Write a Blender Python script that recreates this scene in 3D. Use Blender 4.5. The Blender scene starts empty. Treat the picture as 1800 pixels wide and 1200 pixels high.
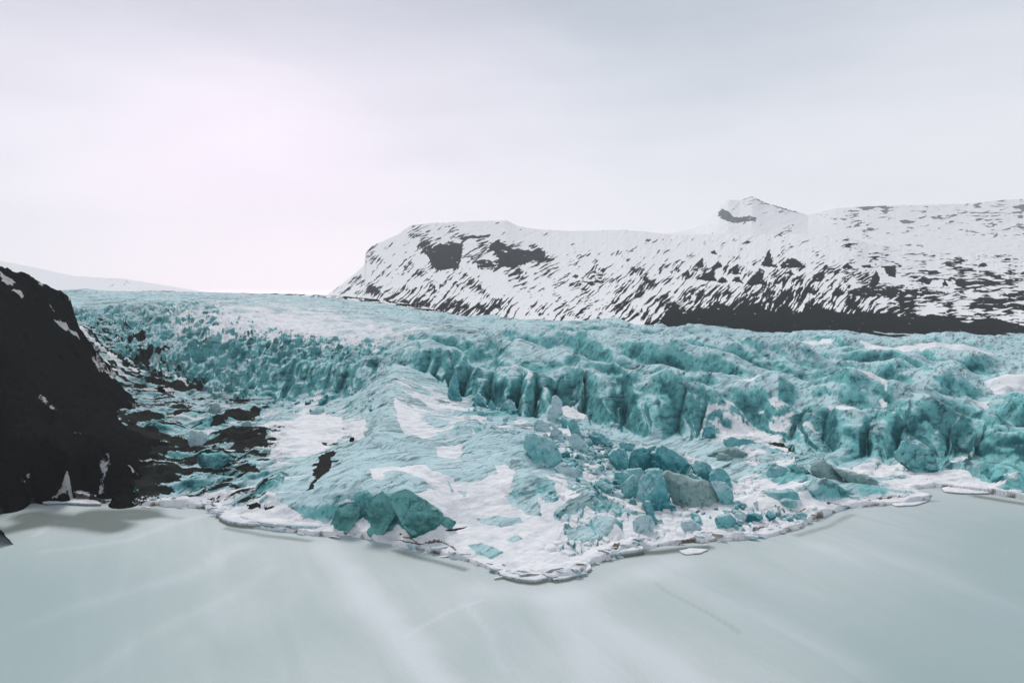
import bpy, math, numpy as np
from math import radians, sin, cos, pi
from mathutils import Vector

# ---------------------------------------------------------------- camera, sky, sun
S = bpy.context.scene
H = 80.0
PITCH = math.atan(100.0 / 1200.0)
cam_d = bpy.data.cameras.new("camera")
cam_d.lens = 24.0
cam_d.sensor_width = 36.0
cam_d.clip_start = 1.0
cam_d.clip_end = 60000.0
cam = bpy.data.objects.new("camera", cam_d)
S.collection.objects.link(cam)
cam.location = (0, 0, H)
cam.rotation_euler = (pi / 2 - PITCH, 0, 0)
S.camera = cam

SUN_AZ = radians(-18)      # measured from +Y, negative to the left
SUN_EL = radians(48)
world = bpy.data.worlds.new("World")
S.world = world
world.use_nodes = True
wn = world.node_tree.nodes
wl = world.node_tree.links
wn.clear()
w_out = wn.new("ShaderNodeOutputWorld")
w_bg = wn.new("ShaderNodeBackground")
w_bg2 = wn.new("ShaderNodeBackground")
w_add = wn.new("ShaderNodeAddShader")
w_sky = wn.new("ShaderNodeTexSky")
w_sky.sky_type = 'NISHITA'
w_sky.sun_disc = False
w_sky.sun_elevation = SUN_EL
w_sky.sun_rotation = SUN_AZ
w_bg.inputs['Strength'].default_value = 0.004
wl.new(w_sky.outputs[0], w_bg.inputs[0])
# the overcast: a pale cloud deck, brighter round the hidden sun
w_tc = wn.new("ShaderNodeTexCoord")
w_dot = wn.new("ShaderNodeVectorMath"); w_dot.operation = 'DOT_PRODUCT'
gaz, gel = radians(-20), radians(3)
w_dot.inputs[1].default_value = (sin(gaz) * cos(gel), cos(gaz) * cos(gel), sin(gel))
wl.new(w_tc.outputs['Generated'], w_dot.inputs[0])
w_sep = wn.new("ShaderNodeSeparateXYZ"); wl.new(w_tc.outputs['Generated'], w_sep.inputs[0])
w_map = wn.new("ShaderNodeMapping"); w_map.inputs['Scale'].default_value = (1.2, 1.2, 4.5)
w_noi = wn.new("ShaderNodeTexNoise"); w_noi.inputs['Scale'].default_value = 1.7; w_noi.inputs['Detail'].default_value = 6
wl.new(w_tc.outputs['Generated'], w_map.inputs[0]); wl.new(w_map.outputs[0], w_noi.inputs['Vector'])
w_m1 = wn.new("ShaderNodeMath"); w_m1.operation = 'MULTIPLY_ADD'
w_m1.inputs[1].default_value = 0.34; w_m1.inputs[2].default_value = -0.17
wl.new(w_noi.outputs[0], w_m1.inputs[0])
w_m2 = wn.new("ShaderNodeMath"); w_m2.operation = 'ADD'
wl.new(w_m1.outputs[0], w_m2.inputs[0]); wl.new(w_sep.outputs[2], w_m2.inputs[1])
w_ramp = wn.new("ShaderNodeValToRGB")          # by height above the horizon
r = w_ramp.color_ramp
r.elements[0].position = 0.0; r.elements[0].color = (0.86, 0.845, 0.88, 1)
r.elements[1].position = 1.0; r.elements[1].color = (0.30, 0.33, 0.37, 1)  # unseen zenith kept dark to cut the ambient light
for p, c in ((0.08, (0.82, 0.815, 0.85)), (0.19, (0.69, 0.71, 0.765)), (0.36, (0.47, 0.515, 0.58)), (0.6, (0.30, 0.335, 0.38))):
    e = r.elements.new(p); e.color = (*c, 1)
wl.new(w_m2.outputs[0], w_ramp.inputs[0])
w_gl = wn.new("ShaderNodeValToRGB")            # the hidden sun behind the cloud
r = w_gl.color_ramp
r.elements[0].position = 0.86; r.elements[0].color = (0, 0, 0, 1)
r.elements[1].position = 1.0; r.elements[1].color = (0.30, 0.14, 0.20, 1)
e = r.elements.new(0.965); e.color = (0.13, 0.07, 0.095, 1)
wl.new(w_dot.outputs['Value'], w_gl.inputs[0])
w_sum = wn.new("ShaderNodeMix"); w_sum.data_type = 'RGBA'; w_sum.blend_type = 'ADD'; w_sum.inputs[0].default_value = 1
wl.new(w_ramp.outputs[0], w_sum.inputs[6]); wl.new(w_gl.outputs[0], w_sum.inputs[7])
# unseen sky behind the camera dimmed on purpose, so faces turned there go darker
w_back = wn.new("ShaderNodeMapRange"); w_back.interpolation_type = 'SMOOTHSTEP'
wl.new(w_sep.outputs[1], w_back.inputs[0])
w_back.inputs[1].default_value = -0.2; w_back.inputs[2].default_value = 0.60; w_back.inputs[3].default_value = 0.88; w_back.inputs[4].default_value = 1.0
w_bk = wn.new("ShaderNodeVectorMath"); w_bk.operation = 'SCALE'
wl.new(w_sum.outputs[2], w_bk.inputs[0]); wl.new(w_back.outputs[0], w_bk.inputs['Scale'])
wl.new(w_bk.outputs[0], w_bg2.inputs[0])
w_bg2.inputs['Strength'].default_value = 0.98
wl.new(w_bg.outputs[0], w_add.inputs[0]); wl.new(w_bg2.outputs[0], w_add.inputs[1])
wl.new(w_add.outputs[0], w_out.inputs[0])

sun_d = bpy.data.lights.new("sun", 'SUN')
sun_d.energy = 1.9
sun_d.angle = radians(16)
sun_d.color = (1.0, 0.95, 0.92)
sun = bpy.data.objects.new("sun", sun_d)
S.collection.objects.link(sun)
sd = Vector((sin(SUN_AZ) * cos(SUN_EL), cos(SUN_AZ) * cos(SUN_EL), sin(SUN_EL)))
sun.rotation_euler = sd.to_track_quat('Z', 'Y').to_euler()
S.view_settings.view_transform = 'Standard'
S.view_settings.look = 'None'
S.view_settings.exposure = 0.24
S.view_settings.gamma = 1.0
S.cycles.use_denoising = True
S.cycles.max_bounces = 6
S.cycles.volume_bounces = 1

# ---------------------------------------------------------------- measuring helpers
CP, SP = cos(PITCH), sin(PITCH)
def on_z(px, py, z):
    """where the line of sight through a photo pixel meets the level z"""
    dx = (px - 900) / 1200.0; du = -(py - 600) / 1200.0
    fy = CP + du * SP; fz = -SP + du * CP
    t = (z - H) / fz
    return dx * t, fy * t
def at_d(px, py, D):
    """point at ground distance D on the line of sight through a pixel"""
    dx = (px - 900) / 1200.0; du = -(py - 600) / 1200.0
    fy = CP + du * SP; fz = -SP + du * CP
    t = D / fy
    return dx * t, D, H + fz * t
def to_px(x, y, z):
    yy = y * CP - (z - H) * SP; up = y * SP + (z - H) * CP
    return 900 + 1200 * x / yy, 600 - 1200 * up / yy

def _h(ix, iy, seed):
    n = (ix.astype(np.int64) * 374761393 + iy.astype(np.int64) * 668265263 + seed * 974634777) & 0xFFFFFFFF
    n = ((n ^ (n >> 13)) * 1274126177) & 0xFFFFFFFF
    n = ((n ^ (n >> 16)) * 2246822519) & 0xFFFFFFFF
    return (n ^ (n >> 15)) & 0xFFFFFFFF
def perlin(x, y, seed=0):
    x0 = np.floor(x); y0 = np.floor(y)
    fx = x - x0; fy = y - y0
    u = fx * fx * fx * (fx * (fx * 6 - 15) + 10); v = fy * fy * fy * (fy * (fy * 6 - 15) + 10)
    x0 = x0.astype(np.int64); y0 = y0.astype(np.int64)
    def g(i, j):
        a = _h(x0 + i, y0 + j, seed).astype(np.float64) * (2 * pi / 4294967296.0)
        return np.cos(a) * (fx - i) + np.sin(a) * (fy - j)
    n0 = g(0, 0) * (1 - u) + g(1, 0) * u
    n1 = g(0, 1) * (1 - u) + g(1, 1) * u
    return (n0 * (1 - v) + n1 * v) * 1.5
def fbm(x, y, seed=0, octv=4, gain=0.5):
    s = 0; a = 1.0; t = 0
    for o in range(octv):
        s = s + a * perlin(x, y, seed + o * 17); t += a; a *= gain; x = x * 2.03 + 5.1; y = y * 2.03 + 1.7
    return s / t
def ridged(x, y, seed=0, octv=3, gain=0.5):
    s = 0; a = 1.0; t = 0
    for o in range(octv):
        s = s + a * (1 - np.abs(perlin(x, y, seed + o * 17)) * 1.6); t += a; a *= gain; x = x * 2.03 + 5.1; y = y * 2.03 + 1.7
    return s / t
def worley(x, y, seed=0):
    """F1, F2 and a cell value"""
    xi = np.floor(x); yi = np.floor(y)
    f1 = np.full(x.shape, 9.0); f2 = np.full(x.shape, 9.0); cid = np.zeros(x.shape)
    for i in (-1, 0, 1):
        for j in (-1, 0, 1):
            cx = xi + i; cy = yi + j
            hh = _h(cx, cy, seed)
            qx = cx + (hh & 0xFFFF) / 65536.0; qy = cy + ((hh >> 16) & 0xFFFF) / 65536.0
            d = np.hypot(x - qx, y - qy)
            m = d < f1
            f2 = np.where(m, f1, np.minimum(f2, d)); cid = np.where(m, ((hh >> 4) & 0xFFF) / 4096.0, cid); f1 = np.where(m, d, f1)
    return f1, f2, cid
def sstep(a, b, x):
    t = np.clip((x - a) / (b - a), 0, 1); return t * t * (3 - 2 * t)
def smax(a, b, k):
    h = np.clip(0.5 + 0.5 * (a - b) / k, 0, 1)
    return b * (1 - h) + a * h + k * h * (1 - h)

class Field:
    """smooth interpolation of values given at points of the plan"""
    def __init__(self, pts, eps=1e-5, lam=1e-4):   # pts: (x, y, value)
        self.eps = eps
        P = np.array(pts, float)
        self.c = self.key(P[:, 0], P[:, 1]); n = len(P)
        d = np.hypot(self.c[0][:, None] - self.c[0][None], self.c[1][:, None] - self.c[1][None])
        A = np.zeros((n + 1, n + 1)); A[:n, :n] = -np.sqrt(d * d + eps) + np.eye(n) * -lam
        A[:n, n] = 1; A[n, :n] = 1
        self.w = np.linalg.solve(A, np.append(P[:, 2], 0))
    @staticmethod
    def key(x, y):
        return x / y * 1.3, np.log(y)
    def __call__(self, x, y):
        a, b = self.key(x, y)
        out = np.full(x.shape, self.w[-1])
        for cx, cy, w in zip(self.c[0], self.c[1], self.w[:-1]):
            out = out - w * np.sqrt((a - cx) ** 2 + (b - cy) ** 2 + self.eps)
        return out
def F(pts):
    return Field([(*on_z(px, py, z), z) for px, py, z in pts])

def poly_sd(qx, qy, poly):
    """signed distance to a closed polygon, negative inside"""
    P = np.array(poly, float); n = len(P)
    d = np.full(qx.shape, 1e9); inside = np.zeros(qx.shape, bool)
    for i in range(n):
        ax, ay = P[i]; bx, by = P[(i + 1) % n]
        ex, ey = bx - ax, by - ay
        t = np.clip(((qx - ax) * ex + (qy - ay) * ey) / (ex * ex + ey * ey + 1e-9), 0, 1)
        d = np.minimum(d, np.hypot(qx - ax - t * ex, qy - ay - t * ey))
        c = ((ay > qy) != (by > qy)) & (qx < (bx - ax) * (qy - ay) / (by - ay + 1e-12) + ax)
        inside ^= c
    return np.where(inside, -d, d)
def line_d(qx, qy, line):
    """distance to an open polyline, the side (+ beyond it) and the position along it"""
    P = np.array(line, float)
    d = np.full(qx.shape, 1e9); side = np.zeros(qx.shape); tt = np.zeros(qx.shape)
    for i in range(len(P) - 1):
        ax, ay = P[i][:2]; bx, by = P[i + 1][:2]
        ex, ey = bx - ax, by - ay
        t = np.clip(((qx - ax) * ex + (qy - ay) * ey) / (ex * ex + ey * ey + 1e-9), 0, 1)
        dd = np.hypot(qx - ax - t * ex, qy - ay - t * ey)
        m = dd < d
        d = np.where(m, dd, d); side = np.where(m, np.sign(ex * (qy - ay) - ey * (qx - ax)), side); tt = np.where(m, i + t, tt)
    return d, side, tt

# ---------------------------------------------------------------- mesh helpers
def tag(o, label=None, cat=None, group=None, kind=None):
    if label: o['label'] = label
    if cat: o['category'] = cat
    if group: o['group'] = group
    if kind: o['kind'] = kind
    return o
def link(name, me, mat, parent=None):
    o = bpy.data.objects.new(name, me); S.collection.objects.link(o)
    if mat: me.materials.append(mat)
    if parent: o.parent = parent
    return o
def mesh_np(name, co, quads, smooth=True, attrs=None):
    me = bpy.data.meshes.new(name)
    nv = len(co); nf, k = quads.shape
    me.vertices.add(nv); me.vertices.foreach_set('co', np.ascontiguousarray(co, np.float32).ravel())
    me.loops.add(nf * k); me.loops.foreach_set('vertex_index', np.ascontiguousarray(quads, np.int32).ravel())
    me.polygons.add(nf); me.polygons.foreach_set('loop_start', np.arange(0, nf * k, k, dtype=np.int32))
    me.polygons.foreach_set('use_smooth', np.full(nf, smooth))
    me.update(calc_edges=True)
    for n, a in (attrs or {}).items():
        at = me.attributes.new(n, 'FLOAT', 'POINT'); at.data.foreach_set('value', np.ascontiguousarray(a, np.float32).ravel())
    return me
def grid_mesh(name, X, Y, Z, attrs=None, keep=None):
    R, C = X.shape
    idx = np.arange(R * C).reshape(R, C)
    q = np.stack([idx[:-1, :-1], idx[:-1, 1:], idx[1:, 1:], idx[1:, :-1]], -1).reshape(-1, 4)
    co = np.stack([X, Y, Z], -1).reshape(-1, 3)
    at = {k: v.ravel() for k, v in (attrs or {}).items()}
    if keep is not None:
        kf = keep.ravel()[q].any(axis=1); q = q[kf]
        used = np.zeros(R * C, bool); used[q.ravel()] = True
        mp = np.cumsum(used) - 1; q = mp[q]; co = co[used]; at = {k: v[used] for k, v in at.items()}
    return mesh_np(name, co, q, True, at)

# ---------------------------------------------------------------- node helpers
class NT:
    def __init__(self, name):
        self.m = bpy.data.materials.new(name); self.m.use_nodes = True
        self.t = self.m.node_tree; self.n = self.t.nodes; self.l = self.t.links
        self.n.clear()
        self.out = self.n.new("ShaderNodeOutputMaterial")
        self.b = self.n.new("ShaderNodeBsdfPrincipled")
        self.l.new(self.b.outputs[0], self.out.inputs[0])
        self.pos = self.n.new("ShaderNodeNewGeometry")
    def put(self, sock, v):
        if hasattr(v, 'links') or hasattr(v, 'is_output'): self.l.new(v, sock)
        elif isinstance(v, (tuple, list)) and len(v) == 3 and sock.type == 'RGBA': sock.default_value = (*v, 1)
        else: sock.default_value = v
    def math(self, op, a, b=0.0, c=None, clamp=False):
        n = self.n.new("ShaderNodeMath"); n.operation = op; n.use_clamp = clamp
        self.put(n.inputs[0], a); self.put(n.inputs[1], b)
        if c is not None: self.put(n.inputs[2], c)
        return n.outputs[0]
    def attr(self, name):
        n = self.n.new("ShaderNodeAttribute"); n.attribute_name = name; return n.outputs['Fac']
    def vec(self, scale=(1, 1, 1), rot=(0, 0, 0), src=None):
        r = self.n.new("ShaderNodeMapping"); r.vector_type = 'POINT'
        r.inputs['Rotation'].default_value = rot
        self.l.new(src or self.pos.outputs['Position'], r.inputs[0])
        s = self.n.new("ShaderNodeVectorMath"); s.operation = 'MULTIPLY'; s.inputs[1].default_value = scale
        self.l.new(r.outputs[0], s.inputs[0]); return s.outputs[0]
    def noise(self, v, scale=1.0, detail=3.0, rough=0.5, dist=0.0):
        n = self.n.new("ShaderNodeTexNoise"); self.l.new(v, n.inputs['Vector'])
        n.inputs['Scale'].default_value = scale; n.inputs['Detail'].default_value = detail
        n.inputs['Roughness'].default_value = rough; n.inputs['Distortion'].default_value = dist
        return n.outputs[0]
    def ss(self, a, b, x):
        n = self.n.new("ShaderNodeMapRange"); n.interpolation_type = 'SMOOTHSTEP'
        self.put(n.inputs[0], x); n.inputs[1].default_value = a; n.inputs[2].default_value = b
        return n.outputs[0]
    def mix(self, f, a, b):
        n = self.n.new("ShaderNodeMix"); n.data_type = 'RGBA'
        self.put(n.inputs[0], f); self.put(n.inputs[6], a); self.put(n.inputs[7], b)
        return n.outputs[2]
    def nz(self):
        s = self.n.new("ShaderNodeSeparateXYZ"); self.l.new(self.pos.outputs['Normal'], s.inputs[0]); return s.outputs[2]
    def bump(self, h, dist, strength=1.0, prev=None):
        n = self.n.new("ShaderNodeBump"); n.inputs['Distance'].default_value = dist; n.inputs['Strength'].default_value = strength
        self.put(n.inputs['Height'], h)
        if prev: self.l.new(prev, n.inputs['Normal'])
        return n.outputs[0]
    def done(self, col, rough=0.6, spec=0.3, normal=None):
        self.put(self.b.inputs['Base Color'], col); self.put(self.b.inputs['Roughness'], rough)
        self.put(self.b.inputs['Specular IOR Level'], spec)
        if normal: self.l.new(normal, self.b.inputs['Normal'])
        return self.m

SNOW = (0.91, 0.91, 0.925)
def ice_material(name, attrs=True, snow=0.0, dirt=0.0, deep=0.5, pale=(0.52, 0.71, 0.75), mid=(0.18, 0.51, 0.52), dark=(0.005, 0.10, 0.125), stripes=0.6, slope_snow=0.0, steep_k=0.62):
    t = NT(name)
    sn = t.attr('snow') if attrs else snow
    di = t.attr('dirt') if attrs else dirt
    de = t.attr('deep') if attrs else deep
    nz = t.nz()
    n_big = t.noise(t.vec((0.05, 0.05, 0.09)), 1.0, 4, 0.55)
    n_mid = t.noise(t.vec((0.22, 0.22, 0.3)), 1.0, 4, 0.6)
    n_fine = t.noise(t.vec((1.1, 1.1, 1.3)), 1.0, 4, 0.6)
    # foliation: thin dirt lines left by the layers of the ice, dipping through the body
    st = t.noise(t.vec((0.42, 0.030, 0.34), (radians(10), 0, radians(41))), 1.0, 4, 0.62, 0.25)
    st2 = t.noise(t.vec((0.13, 0.010, 0.11), (radians(10), 0, radians(41))), 1.0, 4, 0.6, 0.25)
    line = t.math('ADD', t.ss(0.52, 0.62, st), t.math('MULTIPLY', t.ss(0.52, 0.62, st2), 0.7))
    steep = t.ss(0.99, 0.55, nz) if attrs else t.ss(0.97, -0.05, nz)  # cleaner ice on steep faces, plus shade painted in: tops pale, undersides dark
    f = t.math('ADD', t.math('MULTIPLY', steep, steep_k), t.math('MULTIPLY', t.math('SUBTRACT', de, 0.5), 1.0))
    f = t.math('ADD', f, t.math('MULTIPLY', t.math('SUBTRACT', n_big, 0.5), 0.75))
    f = t.math('ADD', f, t.math('MULTIPLY', t.math('SUBTRACT', n_mid, 0.5), 0.40))
    f = t.math('ADD', f, 0.13, clamp=True)
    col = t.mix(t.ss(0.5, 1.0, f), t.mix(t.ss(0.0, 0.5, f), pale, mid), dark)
    col = t.mix(t.math('MULTIPLY', line, stripes * 0.75, clamp=True), col, t.mix(0.4, dark, (0.05, 0.07, 0.06)))
    col = t.mix(t.math('MULTIPLY', t.ss(0.45, 0.32, st), stripes * 0.18), col, pale)
    vo = t.n.new("ShaderNodeTexVoronoi"); vo.feature = 'DISTANCE_TO_EDGE'
    vw = t.n.new("ShaderNodeVectorMath"); vw.operation = 'ADD'
    vn = t.n.new("ShaderNodeTexNoise"); vn.inputs['Scale'].default_value = 0.35; vn.inputs['Detail'].default_value = 4; t.l.new(t.pos.outputs['Position'], vn.inputs['Vector'])
    vs = t.n.new("ShaderNodeVectorMath"); vs.operation = 'SCALE'; vs.inputs['Scale'].default_value = 5.0; t.l.new(vn.outputs['Color'], vs.inputs[0])
    t.l.new(t.pos.outputs['Position'], vw.inputs[0]); t.l.new(vs.outputs[0], vw.inputs[1]); t.l.new(vw.outputs[0], vo.inputs['Vector'])
    vo.inputs['Scale'].default_value = 0.10 if attrs else 0.17
    crack = t.math('MULTIPLY', t.ss(0.035, 0.0, vo.outputs['Distance']), t.ss(0.42, 0.6, n_mid))
    col = t.mix(t.math('MULTIPLY', crack, 0.35 if attrs else 0.7), col, dark)
    if not attrs:
        mot = t.noise(t.vec((0.35, 0.35, 0.5)), 1.0, 6, 0.7)
        col = t.mix(t.math('MULTIPLY', t.ss(0.52, 0.72, mot), 0.55), col, pale)
        col = t.mix(t.math('MULTIPLY', t.ss(0.48, 0.30, mot), 0.5), col, dark)
    # grey-brown grit
    g = t.math('MULTIPLY', t.ss(0.55, 0.8, t.noise(t.vec((0.13, 0.13, 0.3)), 1.0, 6, 0.7)), 0.22)
    col = t.mix(g, col, (0.10, 0.12, 0.105))
    # snow
    m = t.math('ADD', sn, t.math('MULTIPLY', t.math('SUBTRACT', n_mid, 0.5), 0.35))
    m = t.math('ADD', m, t.math('MULTIPLY', t.math('SUBTRACT', n_fine, 0.5), 0.30))
    m = t.math('ADD', m, t.math('MULTIPLY', t.ss(0.6, 0.95, nz), slope_snow + 0.12))
    m = t.math('SUBTRACT', m, t.math('MULTIPLY', t.ss(0.80, 0.40, nz), 0.55))
    ms = t.ss(0.50, 0.62, m)
    snc = t.mix(t.ss(0.35, 0.75, n_mid), SNOW, (0.72, 0.755, 0.80))
    col = t.mix(ms, col, snc)
    # dark grit and rock debris
    dm = t.math('ADD', di, t.math('MULTIPLY', t.math('SUBTRACT', n_mid, 0.5), 0.5))
    dm = t.math('ADD', dm, t.math('MULTIPLY', t.math('SUBTRACT', n_fine, 0.5), 0.55))
    dms = t.ss(0.50, 0.60, dm)
    col = t.mix(dms, col, t.mix(n_fine, (0.012, 0.014, 0.014), (0.05, 0.052, 0.048)))
    if attrs:
        col = t.mix(t.ss(0.35, 0.8, t.math('ADD', t.attr('brown'), t.math('MULTIPLY', t.math('SUBTRACT', n_fine, 0.5), 0.7))), col, t.mix(n_mid, (0.10, 0.075, 0.055), (0.26, 0.215, 0.17)))
    nb = t.bump(t.noise(t.vec((0.5, 0.5, 0.8)), 1.0, 6, 0.62), 0.55, 0.7)
    nb = t.bump(st, 0.8, 0.6, nb)
    nb = t.bump(ms, 0.5, 0.6, nb)
    nb = t.bump(t.math('SUBTRACT', 1.0, t.math('MULTIPLY', crack, t.math('SUBTRACT', 1.0, ms))), 0.5, 0.5, nb)
    rough = t.math('ADD', 0.55, t.math('MULTIPLY', ms, 0.35))
    spec = t.math('MULTIPLY', t.math('SUBTRACT', 1.0, t.math('MAXIMUM', dms, ms)), 0.04)
    return t.done(col, rough, spec, nb)
def ice_obj_material(name, **k): return ice_material(name, attrs=False, **k)

# ---------------------------------------------------------------- plan lines read off the photograph
SHORE = [(-400, 985), (-150, 935), (0, 905), (30, 890), (70, 882), (130, 880), (200, 886), (300, 890), (360, 894), (400, 922), (470, 930), (560, 942),
         (620, 942), (690, 958), (760, 972), (820, 988), (862, 1003), (900, 1017), (950, 1022), (1010, 1016), (1050, 990), (1100, 972),
         (1170, 958), (1260, 951), (1340, 945), (1400, 930), (1450, 905), (1500, 892), (1580, 886), (1630, 880), (1642, 872),
         (1600, 862), (1640, 855), (1740, 868), (1800, 878), (1900, 894), (2150, 945)]
FRONT = [(-300, 760, 20), (-100, 640, 30), (60, 580, 45), (130, 562, 50), (160, 600, 38), (230, 652, 24), (300, 682, 14), (360, 698, 11), (440, 708, 9), (500, 706, 9), (560, 712, 8), (620, 715, 9),
         (660, 712, 10), (700, 668, 20), (740, 672, 18), (790, 692, 13), (840, 712, 9), (885, 733, 6), (930, 745, 5), (985, 742, 4), (1003, 725, 6), (1025, 735, 4), (1060, 748, 3),
         (1110, 760, 2), (1170, 772, 1.5), (1228, 771, 1.5), (1260, 760, 3), (1320, 766, 3), (1380, 772, 2), (1400, 795, 1), (1440, 806, 1), (1480, 818, 0.8), (1540, 832, 0.6),
         (1568, 828, 1.2), (1585, 820, 1), (1640, 834, 0.7), (1665, 834, 0.7), (1690, 812, 1), (1712, 838, 0.5), (1750, 860, 0.3), (1800, 869, 0.2), (2000, 895, 0.2), (2200, 930, 0.2)]

shore_xy = np.array([on_z(px, py, 0.0) for px, py in SHORE])
front_xy = np.array([on_z(px, py, z) for px, py, z in FRONT])

LOW = F([(-300, 900, 1), (0, 890, 1), (100, 872, 1.5), (200, 880, 1), (300, 884, 1), (400, 905, 1), (470, 918, 1.2), (560, 934, 1), (620, 934, 1.2), (690, 945, 1.2), (780, 965, 1.4), (860, 990, 1.2),
         (950, 1008, 1.2), (1040, 975, 1), (1160, 948, 1), (1330, 935, 1), (1480, 885, 1), (1620, 872, 0.8), (1700, 850, 0.8), (1800, 864, 0.6), (1600, 850, 0.8),
         (440, 880, 4), (520, 868, 7.5), (575, 880, 8), (600, 868, 10), (640, 866, 11), (700, 866, 12), (740, 876, 11), (775, 895, 8), (800, 918, 3.5), (720, 830, 13), (640, 820, 13.5),
         (600, 830, 12), (560, 840, 10), (500, 830, 8), (800, 850, 11), (850, 870, 8.5), (850, 920, 4), (900, 960, 2.2), (900, 900, 5.5), (960, 930, 3.5), (960, 870, 8), (1000, 900, 5.5),
         (900, 830, 11), (880, 790, 12), (960, 790, 12), (800, 800, 12), (760, 770, 12.5), (700, 780, 14), (740, 730, 16), (800, 740, 13), (860, 750, 11), (930, 760, 9),
         (1000, 760, 7), (1040, 830, 7), (1040, 880, 5), (1100, 900, 3), (1100, 850, 4), (1180, 900, 2.2), (1060, 940, 2.5), (1250, 920, 1.8), (1300, 900, 2.5), (1150, 860, 3),
         (1070, 760, 3), (1150, 782, 1.4), (1230, 790, 1.2), (1280, 800, 1.5), (1260, 820, 1.2), (1300, 790, 2), (1350, 840, 3), (1320, 865, 4), (1400, 880, 4.5), (1450, 860, 4.5), (1400, 830, 4),
         (1500, 870, 2.5), (1440, 815, 3), (1550, 850, 1.5), (1500, 830, 1.5), (1660, 845, 1.0), (1400, 910, 2),
         (600, 780, 9), (560, 740, 9), (500, 780, 8), (430, 800, 6), (400, 850, 4), (330, 850, 4), (330, 800, 6), (250, 860, 4), (400, 750, 8), (300, 740, 9), (480, 725, 9),
         (200, 740, 14), (250, 700, 14), (600, 725, 10), (650, 735, 13), (150, 820, 8), (60, 850, 6),
         (690, 640, 26), (300, 660, 20), (150, 580, 45), (500, 690, 11), (850, 700, 11), (1100, 745, 4), (1400, 780, 2), (1600, 815, 1.5), (1750, 850, 0.5), (-300, 700, 25)])

HI = F([(150, 507, 75), (150, 515, 69), (150, 540, 57), (170, 590, 40), (0, 515, 72), (0, 560, 55), (0, 620, 38), (-300, 520, 68), (-300, 640, 35), (-600, 540, 60),
        (300, 514, 69), (300, 540, 60), (300, 580, 48), (300, 640, 31), (230, 600, 39), (400, 600, 41), (400, 640, 34), (400, 560, 52), (400, 530, 63), (400, 517, 68), (440, 680, 18),
        (470, 606, 38), (550, 608, 36), (500, 600, 40), (640, 628, 32), (700, 630, 32), (550, 570, 46), (550, 540, 55), (600, 524, 60), (500, 520, 65), (740, 547, 46), (740, 570, 43),
        (740, 600, 39), (760, 642, 31), (850, 636, 31), (850, 600, 37), (850, 570, 41), (850, 553, 43), (960, 650, 28), (1000, 612, 34), (1000, 580, 38), (1000, 563, 40), (1005, 690, 20),
        (1060, 674, 25), (1150, 684, 23), (1210, 690, 21), (1150, 640, 29), (1150, 600, 33), (1150, 569, 36), (1240, 740, 8), (1300, 745, 7), (1360, 755, 6), (1300, 715, 14), (1300, 690, 20), (1300, 650, 26), (1300, 610, 31), (1300, 575, 33),
        (1400, 762, 11), (1430, 752, 13), (1480, 748, 14), (1540, 765, 11), (1430, 720, 17), (1430, 700, 20), (1430, 650, 25), (1430, 610, 28), (1430, 582, 31), (1570, 770, 10), (1620, 775, 9), (1600, 740, 15),
        (1600, 700, 19), (1600, 640, 24), (1600, 592, 30), (1690, 770, 10), (1720, 765, 13), (1780, 772, 14), (1800, 720, 17), (1800, 640, 23), (1800, 596, 28), (2000, 780, 14), (2000, 700, 16), (2000, 640, 20), (2000, 600, 25), (2400, 700, 12), (2400, 610, 20)])
SKYL = [(-600, 1000), (0, 1050), (150, 1100), (300, 1080), (500, 1000), (600, 980), (740, 900), (850, 860), (1000, 830), (1150, 790), (1300, 745), (1430, 715), (1600, 680), (1800, 660), (2400, 640)]
sk_u = np.array([(p - 900) / 1200 for p, d in SKYL]); sk_d = np.array([d for p, d in SKYL])

# crests standing on the low ground: (px, py, z)..., near slope, far slope, rounding
TENTS = [
    ([(693, 640, 31), (692, 668, 26), (690, 700, 20.5), (682, 738, 17.5), (662, 768, 15.5), (640, 796, 13.5)], 0.55, 0.42, 3.0),
    ([(640, 745, 11), (600, 790, 10.5), (560, 800, 9.5), (520, 820, 8)], 0.3, 0.3, 2),
    ([(860, 768, 12.5), (905, 752, 12.5), (935, 768, 11)], 0.7, 0.35, 1.5),
    ([(960, 838, 9.5), (1000, 850, 8.5), (1035, 880, 6)], 0.6, 0.4, 1.5),
    ([(1350, 868, 4.4), (1400, 862, 5.6), (1450, 852, 6.0), (1490, 870, 3)], 0.5, 0.35, 1.2),
    ([(1280, 792, 2.6), (1330, 795, 3.6), (1370, 805, 2.2)], 0.4, 0.4, 1),
    ([(1395, 820, 4.5), (1450, 818, 5.5), (1500, 838, 3.2), (1545, 848, 1.8)], 0.6, 0.4, 1),
    ([(1255, 775, 3.5), (1300, 772, 4.2), (1330, 778, 3.0)], 1.0, 0.6, 1),
    ([(1085, 812, 6), (1140, 795, 9.5), (1200, 798, 9.5), (1260, 825, 7), (1285, 850, 4.5)], 0.9, 0.8, 2.0),
    ([(1110, 868, 4.5), (1160, 842, 7.5), (1210, 845, 7.5), (1265, 868, 5)], 0.9, 0.8, 2.0),
    ([(925, 785, 10.5), (960, 790, 10), (985, 805, 8)], 0.7, 0.6, 1.5),
]
tents_xy = [([(*on_z(a, b, c), c) for a, b, c in L], s1, s2, k) for L, s1, s2, k in TENTS]

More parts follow.
